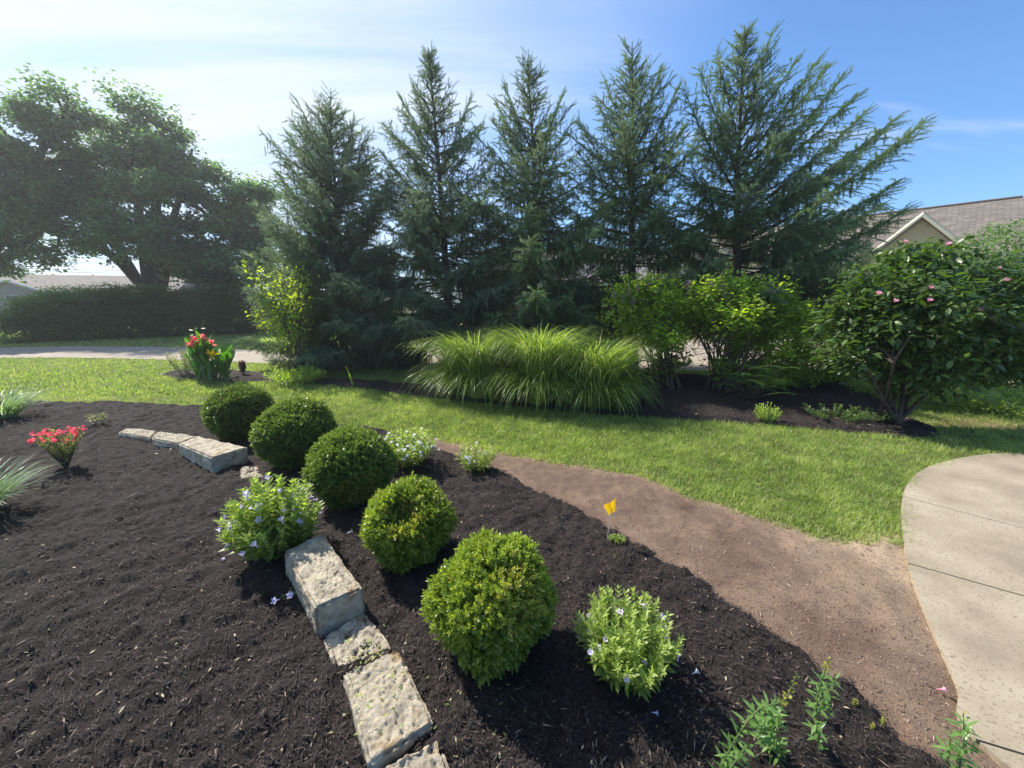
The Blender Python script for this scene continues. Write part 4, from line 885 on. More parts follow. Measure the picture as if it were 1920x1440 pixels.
# hedge of layered shrubs on the left, far side of the driveway
def hedge():
    x0, x1 = G(36, 643)[:2], G(530, 622)[:2]; t = thing('hedge', 'long dark hedge of layered shrubs across the driveway, leaves at its top left coloured as if backlit', 'hedge', ((x0[0] + x1[0]) / 2, (x0[1] + x1[1]) / 2, 0))
    mb = MB(); n = 4200; u = rng.random(n); v = rng.random(n); cxy = x0 + (x1 + np.array([1.5, .8]) - x0) * u[:, None]
    topz = np.interp(u, [0, .03, .12, .5, .8, 1], [.9, 1.4, 1.85, 1.95, 1.9, 1.95]) + noise2(u * 26, u * 0, 1, 2) * .55 + noise2(u * 90, u * 0, 1, 3) * .25
    z = topz * (v ** 1.05); front = -.9 * np.sin(np.clip(z / topz, .05, 1) * 2.2 + .5 + .5 * np.sin(z * 9 + u * 40)) * (rng.random(n) ** .4) + rng.normal(0, .08, n) + (rng.random(n) < .25) * .8
    c = np.column_stack([cxy[:, 0] - np.where(u < .05, (.05 - u) * 9 * rng.random(n), 0), cxy[:, 1] + front + .4, np.maximum(z, .10)]); nl = 34; cid = np.repeat(np.arange(n), nl)
    off = rng.normal(0, 1, (n * nl, 3)) * np.array([.24, .20, .07]); d = nrmz(off * np.array([1, 1, .3]) + rng.normal(0, .07, off.shape) + np.array([0, -.06, -.06]))
    r = np.clip(.32 + rng.normal(0, .13, n)[cid] + rng.normal(0, .13, n * nl) + 3 * off[:, 2] + np.where((u < .22) & (z > topz * .8), .5, 0)[cid], 0, 1)  # top leaves at the left end lightened for sun from behind
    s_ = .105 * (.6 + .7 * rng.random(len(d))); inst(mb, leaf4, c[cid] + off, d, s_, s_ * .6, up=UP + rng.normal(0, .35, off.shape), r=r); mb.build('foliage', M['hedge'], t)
    mb = MB()
    for i in range(60):
        f = (i + .5) / 60; p = x0 + (x1 - x0) * f; a = np.array([p[0], p[1] + .45, -.05]); e = a + np.array([rng.normal(0, .5), rng.normal(-.1, .3), 1.0 + .8 * rng.random()]); tube(mb, bez(a, (a + e) / 2 + rng.normal(0, .12, 3), e, 6), np.linspace(.035, .01, 6), 5)
    mb.build('stems', M['bark'], t)
hedge()
def bush(name, label, cat, c, rad, ncl, nl, cs, ll, lw, m, group=None, tm=leaf4, stems=8, zf=1., flat=.6, shell=.4, droop=.15, tone=.16, sr=.02):
    c = np.array(c, float); t = thing(name, label, cat, (c[0], c[1], 0), group); mb = MB()
    cc = crown(mb, [(c, rad, 1)], ncl, nl, cs, ll, lw, tm, flat=flat, shell=shell, droop=droop, keep=lambda q: q[:, 2] > .06, tone=tone); mb.build('foliage', m, t)
    mb = MB(); tp = [np.array([c[0], c[1], 0.]) + np.array([rng.normal(0, .05), rng.normal(0, .05), 0]) for _ in range(4)]; limbs(mb, tp, cc, stems, sr, bend=.1); mb.build('stems', M['dstem'], t); return t
bush('yellow_shrub', 'low yellowish mound shrub at the left edge beyond the driveway', 'shrub', (Q(-5, 630, 17.5)[0], 17.5, .45), (.75, .6, .55), 120, 26, .12, .06, .03, M['bright'])
bush('background_tree', 'light green round tree showing above the grey house roof at far left', 'tree', Q(35, 535, 48), (3.2, 3, 2.0), 170, 24, .55, .35, .22, M['farleaf'], 'far trees on the skyline')
bush('background_tree', 'pale distant tree on the skyline left of the big trunk', 'tree', Q(180, 545, 60), (4.2, 3, 2.0), 170, 24, .6, .4, .25, M['farleaf'], 'far trees on the skyline')
bush('background_tree', 'small distant tree just right of the big trunk, above the far roof', 'tree', Q(385, 552, 50), (3.4, 3, 2.2), 150, 24, .6, .35, .22, M['farleaf'], 'far trees on the skyline')
bush('background_tree', 'distant tree low on the skyline between the far tree and the big trunk', 'tree', Q(120, 552, 66), (4.5, 3, 1.6), 130, 22, .6, .4, .25, M['farleaf'], 'far trees on the skyline')

# sapling with bright leaves growing into the left spruce
def sapling(label, pts, D, n, spread, m=M['bright'], ll=.085, name='sapling'):
    b = np.array([pts[0][0], pts[0][1]]); base = Q(b[0], b[1], D); base[2] = 0; t = thing(name, label, 'sapling', base); mb = MB(); ms = MB(); P = []; Dn = []
    for (x, y) in pts[1:]:
        e = Q(x, y, D + rng.normal(0, .15)); mid = (base + e) / 2 + np.array([.25 * np.sign(base[0] - e[0]), 0, .25]); pth = bez(base, mid, e, 12); tube(ms, pth, np.linspace(.012, .003, 12), 5)
        for q in range(n):
            f = .5 + .5 * rng.random(); p = pth[min(int(f * 11), 10)]; P.append(p + rng.normal(0, spread * (1.3 - f), 3)); Dn.append(rng.normal(0, .7, 3) + np.array([-.3, 0, -.15]))
    P = np.array(P); inst(mb, leaf4, P, np.array(Dn), ll * (.6 + .7 * rng.random(len(P))), ll * .45, up=UP + rng.normal(0, .5, (len(P), 3)), r=np.clip(.5 + rng.normal(0, .25, len(P)), 0, 1)); mb.build('foliage', m, t); ms.build('stems', M['dstem'], t)
sapling('sapling with bright yellow-green leaves beside the leftmost spruce', [(560, 640), (445, 472), (470, 490), (498, 500), (482, 530), (462, 582), (500, 560), (520, 500), (545, 490), (560, 520), (530, 545), (510, 590), (570, 480), (555, 580), (585, 510), (575, 560), (490, 545), (520, 620)], 8.3, 46, .20, ll=.10)

# ================= SHRUBS OF THE LONG BED =================
def lilac(label, base, D, blobs, stemsn, group='lilac shrubs', ncl=420, blooms=()):
    b = Q(*base, D); b[2] = 0; t = thing('lilac_shrub', label, 'lilac shrub', b, group); mb = MB(); bl = blobpx(blobs, D, yr=1.0, zf=.85)
    cc = crown(mb, bl, int(ncl * .52), 24, .105, .085, .050, leaf4, flat=.6, shell=.40, droop=.05, tone=.26); mb.build('foliage', M['lilac'], t)
    mb = MB()
    for i in rng.choice(len(cc), stemsn, replace=False):
        e = cc[i]; o = b + np.array([rng.normal(0, .16), rng.normal(0, .12), -.03]); fk = o + (e - o) * .55 + UP * .15 + rng.normal(0, .08, 3); pth = bez(o, fk, e, 8); tube(mb, pth, np.linspace(.017, .004, 8), 5)
        for j in range(3):
            f = rng.integers(3, 7); q = pth[f] + rng.normal(0, .22, 3) + UP * .05; tube(mb, np.array([pth[f], (pth[f] + q) / 2 + rng.normal(0, .03, 3), q]), [.006, .004, .002], 4)
    mb.build('stems', M['twig'], t)
    for (x, y) in blooms:
        mq = MB(); c = Q(x, y, D - .15); n = 46; P = c + np.clip(rng.normal(0, 1, (n, 3)), -1.6, 1.6) * np.array([.020, .020, .040]); inst(mq, leaf4, P, rng.normal(size=(n, 3)) + UP * .3, .034, .020); tube(mq, np.array([c - UP * .09, c, c + UP * .08]), .006, 5); mq.build('spent_bloom', M['mauve'], t)
lilac('left lilac shrub with spent mauve blooms behind the tall grass', (1250, 735), 7.3, [(1190, 555, 42, .2), (1240, 560, 45, 0), (1160, 590, 40, .3), (1230, 605, 45, .3), (1255, 640, 36, -.3), (1215, 625, 32, 0), (1285, 600, 32, .3), (1175, 640, 26, .2), (1180, 690, 22, .2), (1235, 690, 26, .1), (1280, 670, 24, .2)], 44, ncl=620,
      blooms=[(1196, 540), (1178, 548), (1215, 535), (1168, 560), (1186, 565), (1230, 548), (1152, 556), (1240, 540)])
lilac('right lilac shrub with bright lime leaves between the tall grass and the magnolia', (1350, 745), 7.0, [(1320, 555, 38, .1), (1372, 540, 34, .2), (1385, 590, 42, -.3), (1440, 570, 46, .1), (1495, 590, 42, 0), (1520, 620, 30, 0), (1345, 605, 32, .2), (1460, 640, 42, -.2), (1490, 660, 30, 0), (1380, 640, 30, 0), (1350, 685, 26, 0), (1450, 690, 28, -.1), (1400, 690, 22, .2), (1525, 665, 16, 0), (1420, 625, 30, .2), (1305, 590, 28, .4)], 60, ncl=900,
      blooms=[(1290, 535), (1335, 532), (1355, 540), (1362, 553), (1445, 548), (1450, 550)])
# shrub with feathery compound leaves
def pinnate():
    b = G(1405, 750, .05); b[2] = H0(b[0], b[1]); t = thing('feathery_shrub', 'low shrub with feathery compound leaves under the right lilac', 'shrub', b); mb = MB(); ms = MB(); D = b[1]
    for i in range(46):
        o = b + np.array([rng.normal(.05, .22), rng.normal(0, .15), .12 + .42 * rng.random()]); a = rng.random() * 6.28; l_ = .28 + .22 * rng.random()
        e = o + np.array([math.cos(a) * l_, math.sin(a) * l_ * .8 - .05, -.02 + .15 * rng.random()]); mid = (o + e) / 2 + UP * .08; pth = bez(o, mid, e, 12); tube(ms, pth, np.linspace(.003, .001, 12), 4)
        tg = nrmz(e - o); sd_ = nrmz(np.cross(tg, UP)); P = np.repeat(pth[2:], 2, 0); sg = np.tile([-1, 1], len(P) // 2)[:, None]
        inst(mb, leaf8, P, sg * sd_ + tg * .45 - UP * .18, .075, .020, up=UP, r=.35 + .3 * rng.random())
        tube(ms, bez(b + rng.normal(0, .03, 3) * [1, 1, 0], (b + o) / 2 + rng.normal(0, .04, 3), o, 5), np.linspace(.006, .003, 5), 4)
    mb.build('foliage', M['canna'], t); ms.build('stems', M['dstem'], t)
pinnate()
# undergrowth below the spruces: seedling conifers and saplings
M['sunlitbough'] = leafmat('sunlit_bough_leaf', (.085, .13, .045), (.27, .35, .12), (1.2, 1.3, .5), .42, .5, .3)  # lighter green carries the sun on the spruce's lower boughs
bush('soft_green_shrub', 'tall shrub, its green lightened to stand in for sunlit lower boughs of the leftmost spruce', 'shrub', Q(548, 585, 8.9), (.80, .55, 1.10), 420, 34, .11, .050, .020, M['sunlitbough'], flat=.9, shell=.5, tone=.2)
bush('soft_green_shrub', 'low dull green shrub between the leftmost spruce and the tall grass', 'shrub', Q(740, 620, 9.3), (.75, .5, .75), 260, 30, .12, .050, .020, M['needle'], flat=.9, shell=.5, droop=.4)
bush('soft_green_shrub', 'dark fine-leaved shrub behind the leftmost clump of tall grass', 'shrub', Q(850, 560, 10.2), (1.0, .5, 1.1), 300, 30, .13, .050, .020, M['needle'], flat=.9, shell=.5, droop=.5)
bush('young_spruce', 'young leafy sapling between the second and middle spruces, behind the tall grass', 'sapling', Q(960, 560, 8.9), (.55, .4, .85), 150, 26, .12, .05, .02, M['needle'], flat=1, droop=.5)
bush('young_spruce', 'young dark sapling just right of the middle spruce, above the tall grass', 'sapling', Q(1075, 540, 9.0), (.6, .4, .95), 170, 26, .12, .05, .02, M['needle'], flat=1, droop=.5)
bush('dark_shrub', 'dark shrub filling the shade between the right lilac and the magnolia', 'shrub', Q(1575, 620, 7.6), (.55, .5, 1.15), 260, 24, .13, .085, .045, M['magn'])
bush('dark_shrub', 'low leafy green shrub in the shade behind the feathery shrub', 'shrub', Q(1480, 700, 7.4), (1.1, .4, .42), 210, 24, .12, .07, .035, M['lilac'])
bush('leafy_shrub', 'dull green shrub behind the two lilacs at the foot of the spruce trunks', 'shrub', Q(1420, 520, 10.3), (2.6, .5, .55), 300, 24, .16, .08, .04, M['hedge'])
bush('dark_shrub', 'dark shrub at the foot of the fourth spruce behind the left lilac', 'shrub', Q(1120, 620, 9.3), (.9, .5, .8), 220, 24, .14, .07, .035, M['hedge'])

# magnolia
def magnolia():
    b = G(1668, 792, .05); b[2] = H0(b[0], b[1]) - .02; D = b[1]; t = thing('magnolia_shrub', 'large multi-stemmed magnolia with leathery leaves and pink blooms at the right', 'magnolia', b); mb = MB()
    bl = blobpx([(1640, 560, 60, .2), (1700, 520, 58, .5), (1760, 505, 52, .7), (1720, 590, 75, -.1), (1640, 640, 58, 0), (1780, 600, 72, 0), (1850, 560, 62, .2), (1840, 660, 70, -.1), (1900, 620, 72, .1), (1700, 670, 62, 0), (1760, 680, 62, -.2), (1900, 672, 48, 0), (1980, 640, 90, .2), (1690, 490, 30, .7), (1610, 590, 34, .2), (1800, 690, 36, -.1), (1870, 676, 38, -.1), (1950, 680, 42, 0), (1930, 560, 50, .1), (1560, 600, 26, .4), (1575, 660, 24, .4), (1610, 680, 30, 0), (1880, 510, 36, .5), (1980, 560, 60, .4)], D, yr=.95)
    cc = crown(mb, bl, 1700, 13, .09, .105, .052, leaf8, flat=.5, shell=.36, droop=.25, tone=.15); mb.build('foliage', M['magn'], t)
    mb = MB()
    mids = [(1640, 690), (1650, 700), (1665, 690), (1680, 700), (1695, 690), (1712, 700), (1735, 712), (1760, 722), (1700, 720), (1675, 680), (1630, 700)]
    for i, m_ in enumerate(mids):
        o = b + np.array([rng.normal(0, .07), rng.normal(0, .06), -.02]); k = Q(*m_, D + rng.normal(0, .15)); pth = bez(o, o * .5 + k * .5 + rng.normal(0, .03, 3), k, 7); tube(mb, pth, np.linspace(.028, .02, 7), 7)
        near = np.argsort(np.linalg.norm(cc - k, axis=1) + 2 * np.maximum(0, k[2] + .2 - cc[:, 2]))[:45]
        for j in rng.choice(near, 5, replace=False):
            e = cc[j]; tube(mb, bez(k, (k + e) / 2 + rng.normal(0, .06, 3), e, 6), np.linspace(.018, .005, 6), 5)
    mb.build('stems', M['bark'], t)
    mq = MB(); k = 11
    for i in range(k):
        a = i * 2.4; inst(mq, leaf8, np.array([[0, 0, 0.]]), np.array([[math.cos(a) * (.35 + .05 * i), 1, math.sin(a) * (.35 + .05 * i)]]), 1., .5, up=np.array([-math.cos(a), .2, -math.sin(a)]), r=.5)
    me = mesh_of(mq, M['pink'])
    for (x, y) in ((1676, 567), (1646, 553), (1740, 566), (1834, 583), (1818, 603), (1858, 597), (1777, 460), (1695, 456), (1870, 505), (1884, 528), (1745, 542)):
        child_copy('bloom', me, t, Q(x, y, D - .42 + (.55 if y < 520 else 0)), (rng.normal(0, .3), -.5, .8), .052)
magnolia()
bush('crabapple_tree', 'leafy round tree behind the magnolia, in front of the house roof at the right edge', 'tree', Q(1880, 500, 10.5), (1.5, 1.2, 1.1), 420, 24, .16, .08, .045, M['hedge'], tone=.1)

# ground cover under and right of the magnolia
def cover(name, label, poly, n, h, m, ll):
    pl = gp(*poly); xy = np.array([p[:2] for p in pl]); lo, hi = xy.min(0), xy.max(0); P = np.column_stack([rng.uniform(lo[0], hi[0], n), rng.uniform(lo[1], hi[1], n)]); P = P[inpoly(P, pl)]
    z = h * (.5 + noise2(P[:, 0], P[:, 1], 1.5, 2)) * rng.random(len(P)) ** .5; mb = MB(); s_ = ll * (.6 + .7 * rng.random(len(P)))
    inst(mb, leaf8, np.column_stack([P, z + .01]), rng.normal(size=(len(P), 3)) * np.array([1, 1, .35]) + UP * .15, s_, s_ * .5, up=UP + rng.normal(0, .3, (len(P), 3)), r=np.clip(.45 + .5 * (noise2(P[:, 0], P[:, 1], 2.5, 4) - .5) + rng.normal(0, .2, len(P)), 0, 1))
    o = mb.build(name, m); tag(o, label, 'ground cover', kind='stuff')
cover('ground_cover', 'sunlit leafy ground cover behind the magnolia at the right edge', [(1580, 728), (1700, 716), (1900, 720), (2300, 724), (2300, 800), (1920, 792), (1800, 774), (1700, 768), (1600, 748)], 30000, .20, M['cover'], .065)
cover('driveway_edge_ground_cover', 'shaded ground cover strip along the far side of the driveway', [(470, 645), (520, 640), (620, 642), (760, 645), (760, 658), (640, 662), (540, 660), (480, 655)], 16000, .30, M['cover'], .11)
struct(flatpoly('dirt_patch', smoothpoly(gp((1740, 790), (1800, 783), (1870, 790), (1960, 800), (1960, 812), (1880, 806), (1820, 800), (1760, 802)), 4), .006, M['dust']))

# ================= FLOWERS AT THE LEFT END OF THE LONG BED =================
def canna():
    b = G(400, 710, .05); b[2] = .04; D = b[1]; t = thing('canna_clump', 'clump of broad-leaved cannas with coral flowers and one yellow bloom', 'canna', b); mb = MB(); ms = MB()
    for x0, x1, yt in ((345, 405, 640), (395, 438, 655), (360, 400, 632)):
        for i in range(20):
            x = rng.uniform(x0, x1); o = Q(rng.uniform(max(x0, 368), min(x1, 428)), 708, D + rng.normal(0, .18)); o[2] = .03; e = Q(x, yt + rng.uniform(0, 26), D + rng.normal(0, .22)); pth = bez(o, o * .6 + e * .4 + UP * .1, e, 8); tube(ms, pth, np.linspace(.013, .006, 8), 6)
            k = 4; f = np.linspace(.25, .95, k); P = pth[(f * 7).astype(int)]; a = i * 2 + np.arange(k) * 2.6
            d = np.stack([np.cos(a) * .5, np.sin(a) * .5, np.full(k, 1.)], 1); inst(mb, leaf8, P, d, .31 * (.6 + .6 * rng.random(k)), .105, up=np.stack([-np.cos(a), -np.sin(a), np.full(k, .4)], 1), r=.2 + .6 * rng.random(k))
    mb.build('leaves', M['canna'], t); ms.build('stems', M['stem'], t)
    mq = MB(); n = 9; inst(mq, leaf8, rng.normal(0, .1, (n, 3)), rng.normal(0, .8, (n, 3)) + np.array([0, .8, 0]), .9, .5); me = mesh_of(mq, M['canflower']); mq = MB(); inst(mq, leaf8, rng.normal(0, .1, (n, 3)), rng.normal(0, .8, (n, 3)) + np.array([0, .8, 0]), .9, .6); my = mesh_of(mq, M['yellow'])
    for (x, y, q) in ((384, 634, me), (366, 638, me), (362, 644, me), (377, 646, me), (396, 645, me), (357, 650, me), (386, 640, me), (398, 665, my)):
        child_copy('bloom', q, t, Q(x, y, D - .25), (rng.normal(0, .3), -.2, 1), .12 if q is me else .13)
    for x, y in ((384, 640), (366, 644), (357, 655), (396, 650)): tube_b = MB(); tube(tube_b, bez(Q(x + 4, 690, D), Q(x + 2, 670, D), Q(x, y, D - .2), 5), .005, 4); tube_b.build('flower_stalk', M['stem'], t)
canna()
herb('rose_bush', 'airy bush with reddish brown tips left of the cannas', 'shrub', 348, 704, .34, .62, 34, .055, .022, M['azl'], 0, node=.045, dome=.25)
def weed():
    b = G(366, 703, .05); D = b[1]; t = thing('tall_weed', 'thin tall weed with a few leaves standing above the cannas', 'weed', b); ms = MB(); mb = MB(); p = np.array([Q(366, 700, D), Q(364, 660, D), Q(363, 622, D)]); p[0][2] = 0; tube(ms, p, .005, 4)
    P = np.array([Q(363, 620, D), Q(363, 618, D), Q(376, 616, D), Q(364, 628, D)]); inst(mb, leaf8, P, [(-1, 0, .3), (1, 0, .5), (1, 0, .1), (-1, 0, 0)], .11, .05, up=UP + np.array([0, -.6, 0])); mb.build('leaves', M['lilac'], t); ms.build('stem', M['stem'], t)
weed()
herb('dark_red_plant', 'short upright dark red plant between the cannas and the daylilies', 'plant', 456, 704, .07, .30, 22, .055, .02, M['dark'], 0, node=.02, dome=.1)
herb('daylily_clump', 'spreading light green perennial with small dark and pink blooms by the leftmost spruce', 'flowering plant', 556, 716, .55, .34, 60, .11, .026, M['cover'], 0, node=.05, dome=.3)
def sprout():
    b = G(661, 722, .05); D = b[1]; t = thing('sprout', 'lone curved green sprout in the long bed below the leftmost spruce', 'sprout', b); mb = MB()
    blades(mb, np.repeat(b[None], 3, 0), np.array([-1.4, -1.2, 1.]), np.array([.42, .25, .14]), .03, .15, np.array([.5, .9, 1.2]), seg=6, r=np.array([.6, .8, .7])); mb.build('leaves', M['lilac'], t)
sprout()

# ================= HOUSES =================
def uvquad(name, quads, m, parent, thick=.0):
    """planar faces with metre-scaled UVs; quads of 3 or 4 points, first edge = horizontal"""
    bm = bmesh.new(); uvl = bm.loops.layers.uv.new('UVMap'); pl = Vector(parent.location)
    for q in quads:
        q = [Vector(tuple(p)) for p in q]; o = q[0]; ux = (q[1] - q[0]).normalized(); nn = (q[1] - q[0]).cross(q[-1] - q[0]).normalized(); uy = nn.cross(ux)
        top = [bm.verts.new(p - pl) for p in q]; f = bm.faces.new(top)
        for l_, p in zip(f.loops, q): l_[uvl].uv = ((p - o).dot(ux), (p - o).dot(uy))
        if thick:
            bot = [bm.verts.new(p - pl - nn * thick) for p in q]; fb = bm.faces.new(bot[::-1])
            for i in range(len(q)): bm.faces.new((bot[i], bot[(i + 1) % len(q)], top[(i + 1) % len(q)], top[i]))
    me = bpy.data.meshes.new(name); bm.to_mesh(me); bm.free(); me.materials.append(m); o = bpy.data.objects.new(name, me); C.objects.link(o); o.parent = parent; return o
def lap(mb, a, b_, z0, top, n, out=.03, row=.18):
    """lap siding on a wall from a to b_; top(f) = height of the wall at fraction f"""
    a = np.array(a); b_ = np.array(b_); nn = np.array(n)
    z = z0
    fs = np.linspace(0, 1, 25); tops = np.array([top(f) for f in fs])
    while z < tops.max():
        ok = fs[tops > z + row * .5]
        if len(ok) >= 2:
            f0, f1 = ok[0], ok[-1]; p, q = a + (b_ - a) * f0, a + (b_ - a) * f1; z1 = min(z + row, tops.max())
            V = [np.append(p + nn * out, z), np.append(q + nn * out, z), np.append(q + nn * .006, z1 + .01), np.append(p + nn * .006, z1 + .01), np.append(p, z), np.append(q, z)]
            mb.add(V, Qd=[(0, 1, 2, 3), (4, 5, 1, 0)])
        z += row
def house_right():
    e1 = np.array([26.6, 21.6]); u = nrmz(np.array([-1.0, 1.06])); n = np.array([-u[1], u[0]]) * 1.0
    if n[1] > 0: n = -n                         # outward normal of the side facing the garden
    Lr = 17.; zr, ze, w = 7.05, 3.1, 6.0; r0 = e1; r1 = e1 + u * Lr
    t = thing('house', 'cream-sided house at the right with a brown shingle roof and a front gable', 'house', (*(e1 + u * 7), 0), 'houses around the garden')
    P3 = lambda p, z: np.array([p[0], p[1], z]); ov = -u * w
    A, B_ = P3(r0, zr), P3(r1, zr); Cn, Dn_ = P3(r1 + n * w, ze), P3(r0 + n * w + ov, ze); Cb, Db = P3(r1 - n * w, ze), P3(r0 - n * w + ov, ze)
    rf = uvquad('roof', [(Cn, Dn_, A, B_), (Db, Cb, B_, A), (Dn_, Db, A)], M['shing'], t, .12)
    mb = MB(); tube(mb, np.array([A + UP * .03, B_ + UP * .03]), .07, 6); mb.build('ridge_cap', M['soffit'], rf)
    iw = w - .5; c0, c1 = r0 + n * iw - u * iw, r1 + n * iw; d0, d1 = r0 - n * iw - u * iw, r1 - n * iw
    mb = MB(); mb.add([P3(c0, -.1), P3(c1, -.1), P3(c1, ze), P3(c0, ze), P3(d0, -.1), P3(d1, -.1), P3(d1, ze), P3(d0, ze)], Qd=[(0, 1, 2, 3), (5, 4, 7, 6), (4, 0, 3, 7), (1, 5, 6, 2)]); lap(mb, c0, c1, 0, lambda f: ze, n); mb.build('wall', M['siding'], t)
    # front gable: ridge runs along n
    ap = np.array(Q(1732, 396, 18.6)); a2 = ap[:2]; gz = ap[2]; gw, gd = 2.35, 2.45; ln_ = 6.0; bk = a2 - n * ln_
    lf, rt = a2 + u * gw, a2 - u * gw; z1 = gz - gd
    uvquad('roof', [(P3(rt, z1), P3(bk - u * gw, z1), P3(bk, gz), ap), (P3(bk + u * gw, z1), P3(lf, z1), ap, P3(bk, gz))], M['shing'], t, .10)
    w0 = a2 - n * .55; wl, wr = w0 + u * (gw - .45), w0 - u * (gw - .45); sl = gd / gw; tz = gz - .16
    zz0 = tz - sl * (gw - .45)
    mb = MB(); mb.add([P3(wl, -.1), P3(wr, -.1), P3(wr, zz0), P3(w0, tz), P3(wl, zz0)], T=[(0, 1, 2), (0, 2, 4), (4, 2, 3)])
    for s_ in (wl, wr): q = s_ - n * 5.5; mb.add([P3(s_, -.1), P3(q, -.1), P3(q, zz0), P3(s_, zz0)], Qd=[(0, 1, 2, 3)])
    lap(mb, wl, wr, 1.5, lambda f: zz0 + (1 - abs(f - .5) * 2) * (tz - zz0) - .04, n, row=.20); mb.build('gable_wall', M['siding'], t)
    mb = MB()
    for sgn in (1, -1):
        p0 = P3(a2 + n * .02, gz - .02); p1 = P3(a2 + n * .02 + u * gw * sgn, z1 - .02); dn = np.array([0, 0, -.24])
        o_ = np.array([n[0], n[1], 0]) * .05; mb.add([p0, p1, p1 + dn, p0 + dn, p0 + o_, p1 + o_, p1 + dn + o_, p0 + dn + o_], Qd=[(0, 1, 2, 3), (4, 7, 6, 5), (0, 4, 5, 1), (3, 2, 6, 7)])
    mb.build('fascia_board', M['trim'], t)
    mb = MB()
    for sgn in (1, -1):
        p0 = P3(a2, gz - .27); p1 = P3(a2 + u * gw * sgn, z1 - .27); nn = np.array([n[0], n[1], 0]) * .56; mb.add([p0, p1, p1 - nn, p0 - nn], Qd=[(0, 1, 2, 3)])
    mb.build('soffit', M['soffit'], t)
house_right()
def simple_house(name, label, x0, x1, y, depth, ze, zr, mw, mr, gables=(), wins=(), hip=1.6, ang=0.):
    t = thing(name, label, 'house', ((x0 + x1) / 2, y + depth / 2, 0), 'houses around the garden'); ca, sa = math.cos(ang), math.sin(ang); cx = (x0 + x1) / 2
    def T(x, yy, z): dx, dy = x - cx, yy - y; return np.array([cx + dx * ca - dy * sa, y + dx * sa + dy * ca, z])
    ov = .45; ym = y + depth / 2
    uvquad('roof', [(T(x0 - ov, y - ov, ze), T(x1 + ov, y - ov, ze), T(x1 - hip, ym, zr), T(x0 + hip, ym, zr)), (T(x1 + ov, y + depth + ov, ze), T(x0 - ov, y + depth + ov, ze), T(x0 + hip, ym, zr), T(x1 - hip, ym, zr)),
                    (T(x1 + ov, y - ov, ze), T(x1 + ov, y + depth + ov, ze), T(x1 - hip, ym, zr)), (T(x0 - ov, y + depth + ov, ze), T(x0 - ov, y - ov, ze), T(x0 + hip, ym, zr))], mr, t, .1)
    uvquad('wall', [(T(x0, y, -.1), T(x1, y, -.1), T(x1, y, ze), T(x0, y, ze)), (T(x1, y, -.1), T(x1, y + depth, -.1), T(x1, y + depth, ze), T(x1, y, ze)), (T(x0, y + depth, -.1), T(x0, y, -.1), T(x0, y, ze), T(x0, y + depth, ze)), (T(x1, y + depth, -.1), T(x0, y + depth, -.1), T(x0, y + depth, ze), T(x1, y + depth, ze))], mw, t)
    mb = MB(); p = [T(x0 - ov, y - ov - .03, ze - .2), T(x1 + ov, y - ov - .03, ze - .2), T(x1 + ov, y - ov - .03, ze - .01), T(x0 - ov, y - ov - .03, ze - .01), T(x0 - ov, y, ze - .2), T(x1 + ov, y, ze - .2)]; mb.add(p, Qd=[(0, 1, 2, 3), (4, 5, 1, 0)]); mb.build('fascia_board', M['whitetrim'], t)
    for (gx_, gw, gy, gzb, gza, gm) in gables:      # gabled bays in front
        f0 = y - gy
        uvquad('roof', [(T(gx_ + gw + .35, f0 - .4, gzb - .2), T(gx_ + gw + .35, ym, gzb - .2), T(gx_, ym, gza), T(gx_, f0 - .4, gza)), (T(gx_ - gw - .35, ym, gzb - .2), T(gx_ - gw - .35, f0 - .4, gzb - .2), T(gx_, f0 - .4, gza), T(gx_, ym, gza))], mr, t, .1)
        uvquad('wall', [(T(gx_ - gw, f0, -.1), T(gx_ + gw, f0, -.1), T(gx_ + gw, f0, gzb), T(gx_ - gw, f0, gzb)), (T(gx_ + gw, f0, -.1), T(gx_ + gw, y, -.1), T(gx_ + gw, y, gzb), T(gx_ + gw, f0, gzb)), (T(gx_ - gw, y, -.1), T(gx_ - gw, f0, -.1), T(gx_ - gw, f0, gzb), T(gx_ - gw, y, gzb))], mw, t)
        uvquad('gable_wall', [(T(gx_ - gw, f0 - .01, gzb), T(gx_ + gw, f0 - .01, gzb), T(gx_, f0 - .01, gza - .14))], gm, t)
        mb = MB()
        for sg in (-1, 1):
            a, b_ = T(gx_, f0 - .43, gza), T(gx_ + sg * (gw + .35), f0 - .43, gzb - .2); d = np.array([0, 0, -.2]); o_ = T(gx_, f0 - .47, 0) - T(gx_, f0 - .43, 0); mb.add([a, b_, b_ + d, a + d, a + o_, b_ + o_, b_ + d + o_, a + d + o_], Qd=[(0, 1, 2, 3), (4, 7, 6, 5), (0, 4, 5, 1), (3, 2, 6, 7)])
        mb.build('fascia_board', M['trim'] if gm is M['siding'] else M['whitetrim'], t)
    for (wx, wz, ww, wh, wy) in wins:
        mb = MB(); c = T(wx, y - wy - .02, wz)
        for dx, dz, sx, sz in ((0, wh / 2, ww + .16, .08), (0, -wh / 2, ww + .16, .08), (-ww / 2 - .04, 0, .08, wh - .08), (ww / 2 + .04, 0, .08, wh - .08)): box(mb, T(wx + dx, y - wy - .03, wz + dz), (sx, .07, sz), ang)
        f = mb.build('window', M['whitetrim'], t); mb = MB(); box(mb, T(wx, y - wy - .02, wz), (ww, .03, wh), ang); mb.build('pane', M['glass'], f)
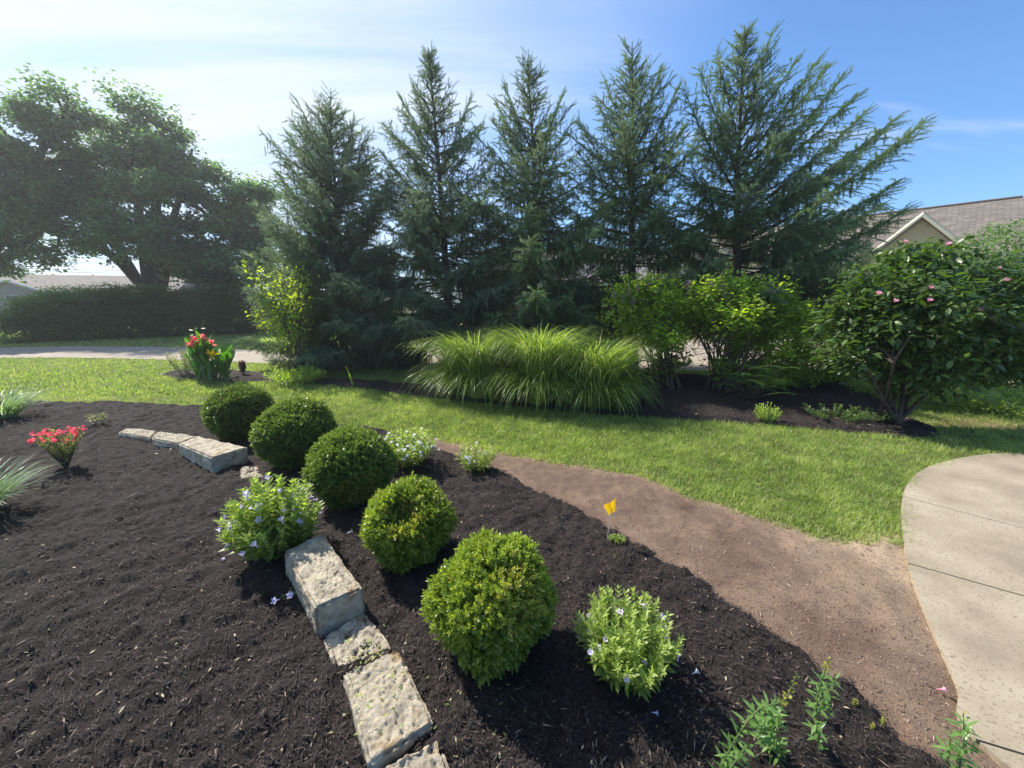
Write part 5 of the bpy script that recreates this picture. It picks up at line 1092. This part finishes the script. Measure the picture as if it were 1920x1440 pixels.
# house behind the spruces (brick, grey shingles)
simple_house('house', 'brick house glimpsed between the spruce trunks, with a grey roof and cream gable', -3.2, 18.0, 25.0, 9., 2.9, 5.6, M['brick'], M['shingg'], gables=[(9.9, 1.6, 1.2, 2.9, 5.1, M['siding']), (-.5, 2.0, 1.0, 2.9, 4.9, M['siding'])], wins=[(3., 1.6, 1.4, 1.3, 0), (6.2, 1.6, 1.4, 1.3, 0), (13.5, 1.6, 1.6, 1.3, 0)])
# grey house at the far left
xg = Q(28, 560, 36)[0]
simple_house('house', 'long low grey house at the far left with paired dark windows', xg - 10, xg + 11.5, 38., 9., 2.75, 4.6, M['greysid'], M['shing'], gables=[(xg, 3.0, 2.2, 2.75, 3.75, M['greysid'])], wins=[(xg - .1, 2.05, 1.0, .62, 2.2), (xg + 1.35, 2.05, 1.0, .62, 2.2)], hip=.6, ang=R(9))
xh = Q(300, 560, 50)[0]
simple_house('house', 'distant house with a brown roof showing on both sides of the big forked trunk', xh - 5.5, xh + 8, 50., 9., 2.9, 5.3, M['brick'], M['shing'], hip=3.)
# overhead cables
for i, (ya, yb) in enumerate(((488, 493), (503, 505), (508, 510))):
    a, b_ = Q(-260, ya - 9, 44), Q(520, yb + 4, 58); mb = MB(); pth = bez(a, (a + b_) / 2 - UP * .5, b_, 16); tube(mb, pth, .028, 5)
    o = mb.build('overhead_cable', M['cable']); tag(o, ('topmost thin overhead cable in the gap left of the big trunk', 'middle thin overhead cable in the gap left of the big trunk', 'lowest thin overhead cable in the gap left of the big trunk')[i], 'cable', 'overhead cables')

# ================= AIR =================
def haze():  # added volume; its scatter stands in for lens glare
    bm = bmesh.new(); bmesh.ops.create_cube(bm, size=1); me = bpy.data.meshes.new('haze'); 
    for v in bm.verts: v.co = Vector((v.co.x * 540, 195 + v.co.y * 470, 8.0 + v.co.z * 18.0))
    bm.to_mesh(me); bm.free(); m, nt = mat('air'); v = MN(nt, 'ShaderNodeVolumePrincipled'); v.inputs['Color'].default_value = (.93, .96, 1, 1); v.inputs['Density'].default_value = HAZE; v.inputs['Anisotropy'].default_value = .5
    o = MN(nt, 'ShaderNodeOutputMaterial'); nt.links.new(v.outputs[0], o.inputs['Volume']); me.materials.append(m); ob = bpy.data.objects.new('haze', me); C.objects.link(ob); ob['kind'] = 'stuff'; ob['label'] = 'thin haze added over the garden to stand in for lens glare'
HAZE = .0016
haze()
